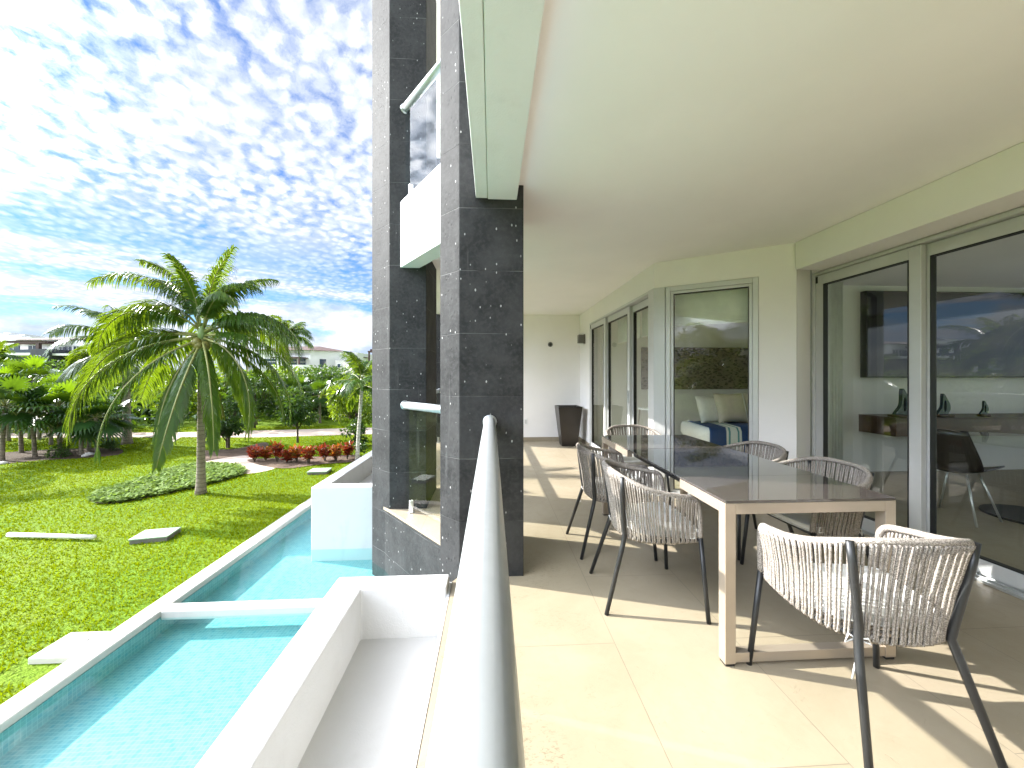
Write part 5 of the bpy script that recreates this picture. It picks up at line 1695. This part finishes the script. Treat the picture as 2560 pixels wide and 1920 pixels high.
def far_villa():
    D = 56.0
    k = D / F
    loc, rz = frame_at(745, D)
    rt = empty('villa', loc, rz, 'white villa with low brown hipped roof right of the big palm', 'house')
    X = lambda px: (px - 745) * k
    Z = lambda py: H - (py - 942) * k - GZ
    # front block, its right side set back obliquely
    front = [(X(650), 0), (X(776), 0), (X(862), 4.5), (X(862), 12), (X(650), 12)]
    recalc(MB().prism(front, 0.0, Z(876)).build('wall', M['white'], rt))
    r = MB()
    zb, zt = Z(876) + 0.02, Z(859)
    e = [(X(638), -0.7, zb), (X(778), -0.7, zb), (X(838), 3.0, zb), (X(838), 12.5, zb), (X(638), 12.5, zb)]
    r.add(e + [(X(690), 5.0, zt), (X(757), 5.0, zt)], [(0, 1, 6, 5), (1, 2, 6), (2, 3, 6), (3, 4, 5, 6), (4, 0, 5), (4, 3, 2, 1, 0)])
    zb2, zt2 = Z(888), Z(868)
    e2 = [(X(795), 4.0, zb2), (X(868), 7.0, zb2), (X(868), 13.0, zb2), (X(795), 13.0, zb2)]
    r.add(e2 + [(X(812), 9.0, zt2)], [(0, 1, 4), (1, 2, 4), (2, 3, 4), (3, 0, 4), (3, 2, 1, 0)])
    r.build('roof', M['roof'], rt)
    MB().box(X(640), X(776), -0.3, -0.01, Z(880), Z(876)).build('cornice', M['white'], rt)
    MB().box(X(650), X(776), -0.05, -0.01, Z(885.5), Z(884.5)).build('shadow_line', M['grey'], rt)
    pg = MB().box(X(700), X(770), -2.2, -0.02, Z(896.5), Z(894))
    pg.box(X(744), X(747), -2.1, -1.9, Z(914), Z(896.5)).box(X(765), X(768), -2.1, -1.9, Z(914), Z(896.5))
    pg.build('terrace_roof', M['pergola'], rt)
    for a, b, t, bt in ((748, 764, 897, 913), (706, 742, 898, 912), (655, 690, 897, 912)):
        f = MB().box(X(a), X(b), -0.06, 0.02, Z(bt), Z(t)).build('window', M['farglass'], rt)
        MB().box(X(a), X(b), -0.1, -0.061, Z((t + bt) / 2) - 0.04, Z((t + bt) / 2) + 0.04).build('frame', M['white'], f)
    # low rounded terrace wall
    tw = [(X(745) + (X(808) - X(745)) * (0.5 - 0.5 * math.cos(math.pi * i / 12)), -2.6 - 1.2 * math.sin(math.pi * i / 12)) for i in range(13)]
    MB().prism(tw + [(X(808), -2.3), (X(745), -2.3)], 0.0, Z(914)).build('terrace_wall', M['white'], rt)
    MB().box(X(700), X(745), -2.6, -2.4, 0, Z(914)).build('terrace_wall', M['white'], rt)
    d_ = Vector((X(862) - X(776), 4.5)).normalized()
    wq = MB().obb((X(776), 0), (d_.x, d_.y), X(797) - X(776), X(812) - X(776), -0.06, -0.01, Z(918), Z(897))
    wq.build('window', M['farglass'], rt)
    MB().box(X(828), X(866), 1.2, 6.5, 0, Z(900)).build('annex', M['coping'], rt)
    f = MB().box(X(835), X(843), 1.12, 1.22, Z(918), Z(909)).build('window', M['farglass'], rt)
    MB().box(X(833.5), X(835), 1.08, 1.2, Z(919), Z(908)).box(X(843), X(844.5), 1.08, 1.2, Z(919), Z(908)).box(X(835), X(843), 1.08, 1.2, Z(909), Z(908)).build('frame', M['white'], f)


far_villa()


def far_pergola():
    D = 50.0
    k = D / F
    loc, rz = frame_at(930, D)
    rt = empty('pergola', loc, rz, 'small brown roof pergola just left of the second column', 'pergola')
    X = lambda px: (px - 930) * k
    Z = lambda py: H - (py - 942) * k - GZ
    MB().box(X(919), X(960), 0, 3, Z(880), Z(877)).box(X(923), X(960), 0.3, 3, Z(877), Z(872.5)).build('roof', M['roof'], rt)
    for px in (921.5, 955):
        MB().box(X(px) - 0.1, X(px) + 0.1, 0.1, 0.3, 0, Z(880)).build('post', M['pergola'], rt)
    MB().box(X(919), X(960), 0.5, 6, 0, Z(888)).build('wall', M['white'], rt)


far_pergola()
lw = PD(255, 972, 24.0)
o = MB().box(-1.1, 1.6, 0, 0.2, 0, 1.62).build('wall', M['white'], loc=(lw.x, lw.y, GZ))
tag(o, 'low pale garden wall glimpsed between the left trees', 'wall')
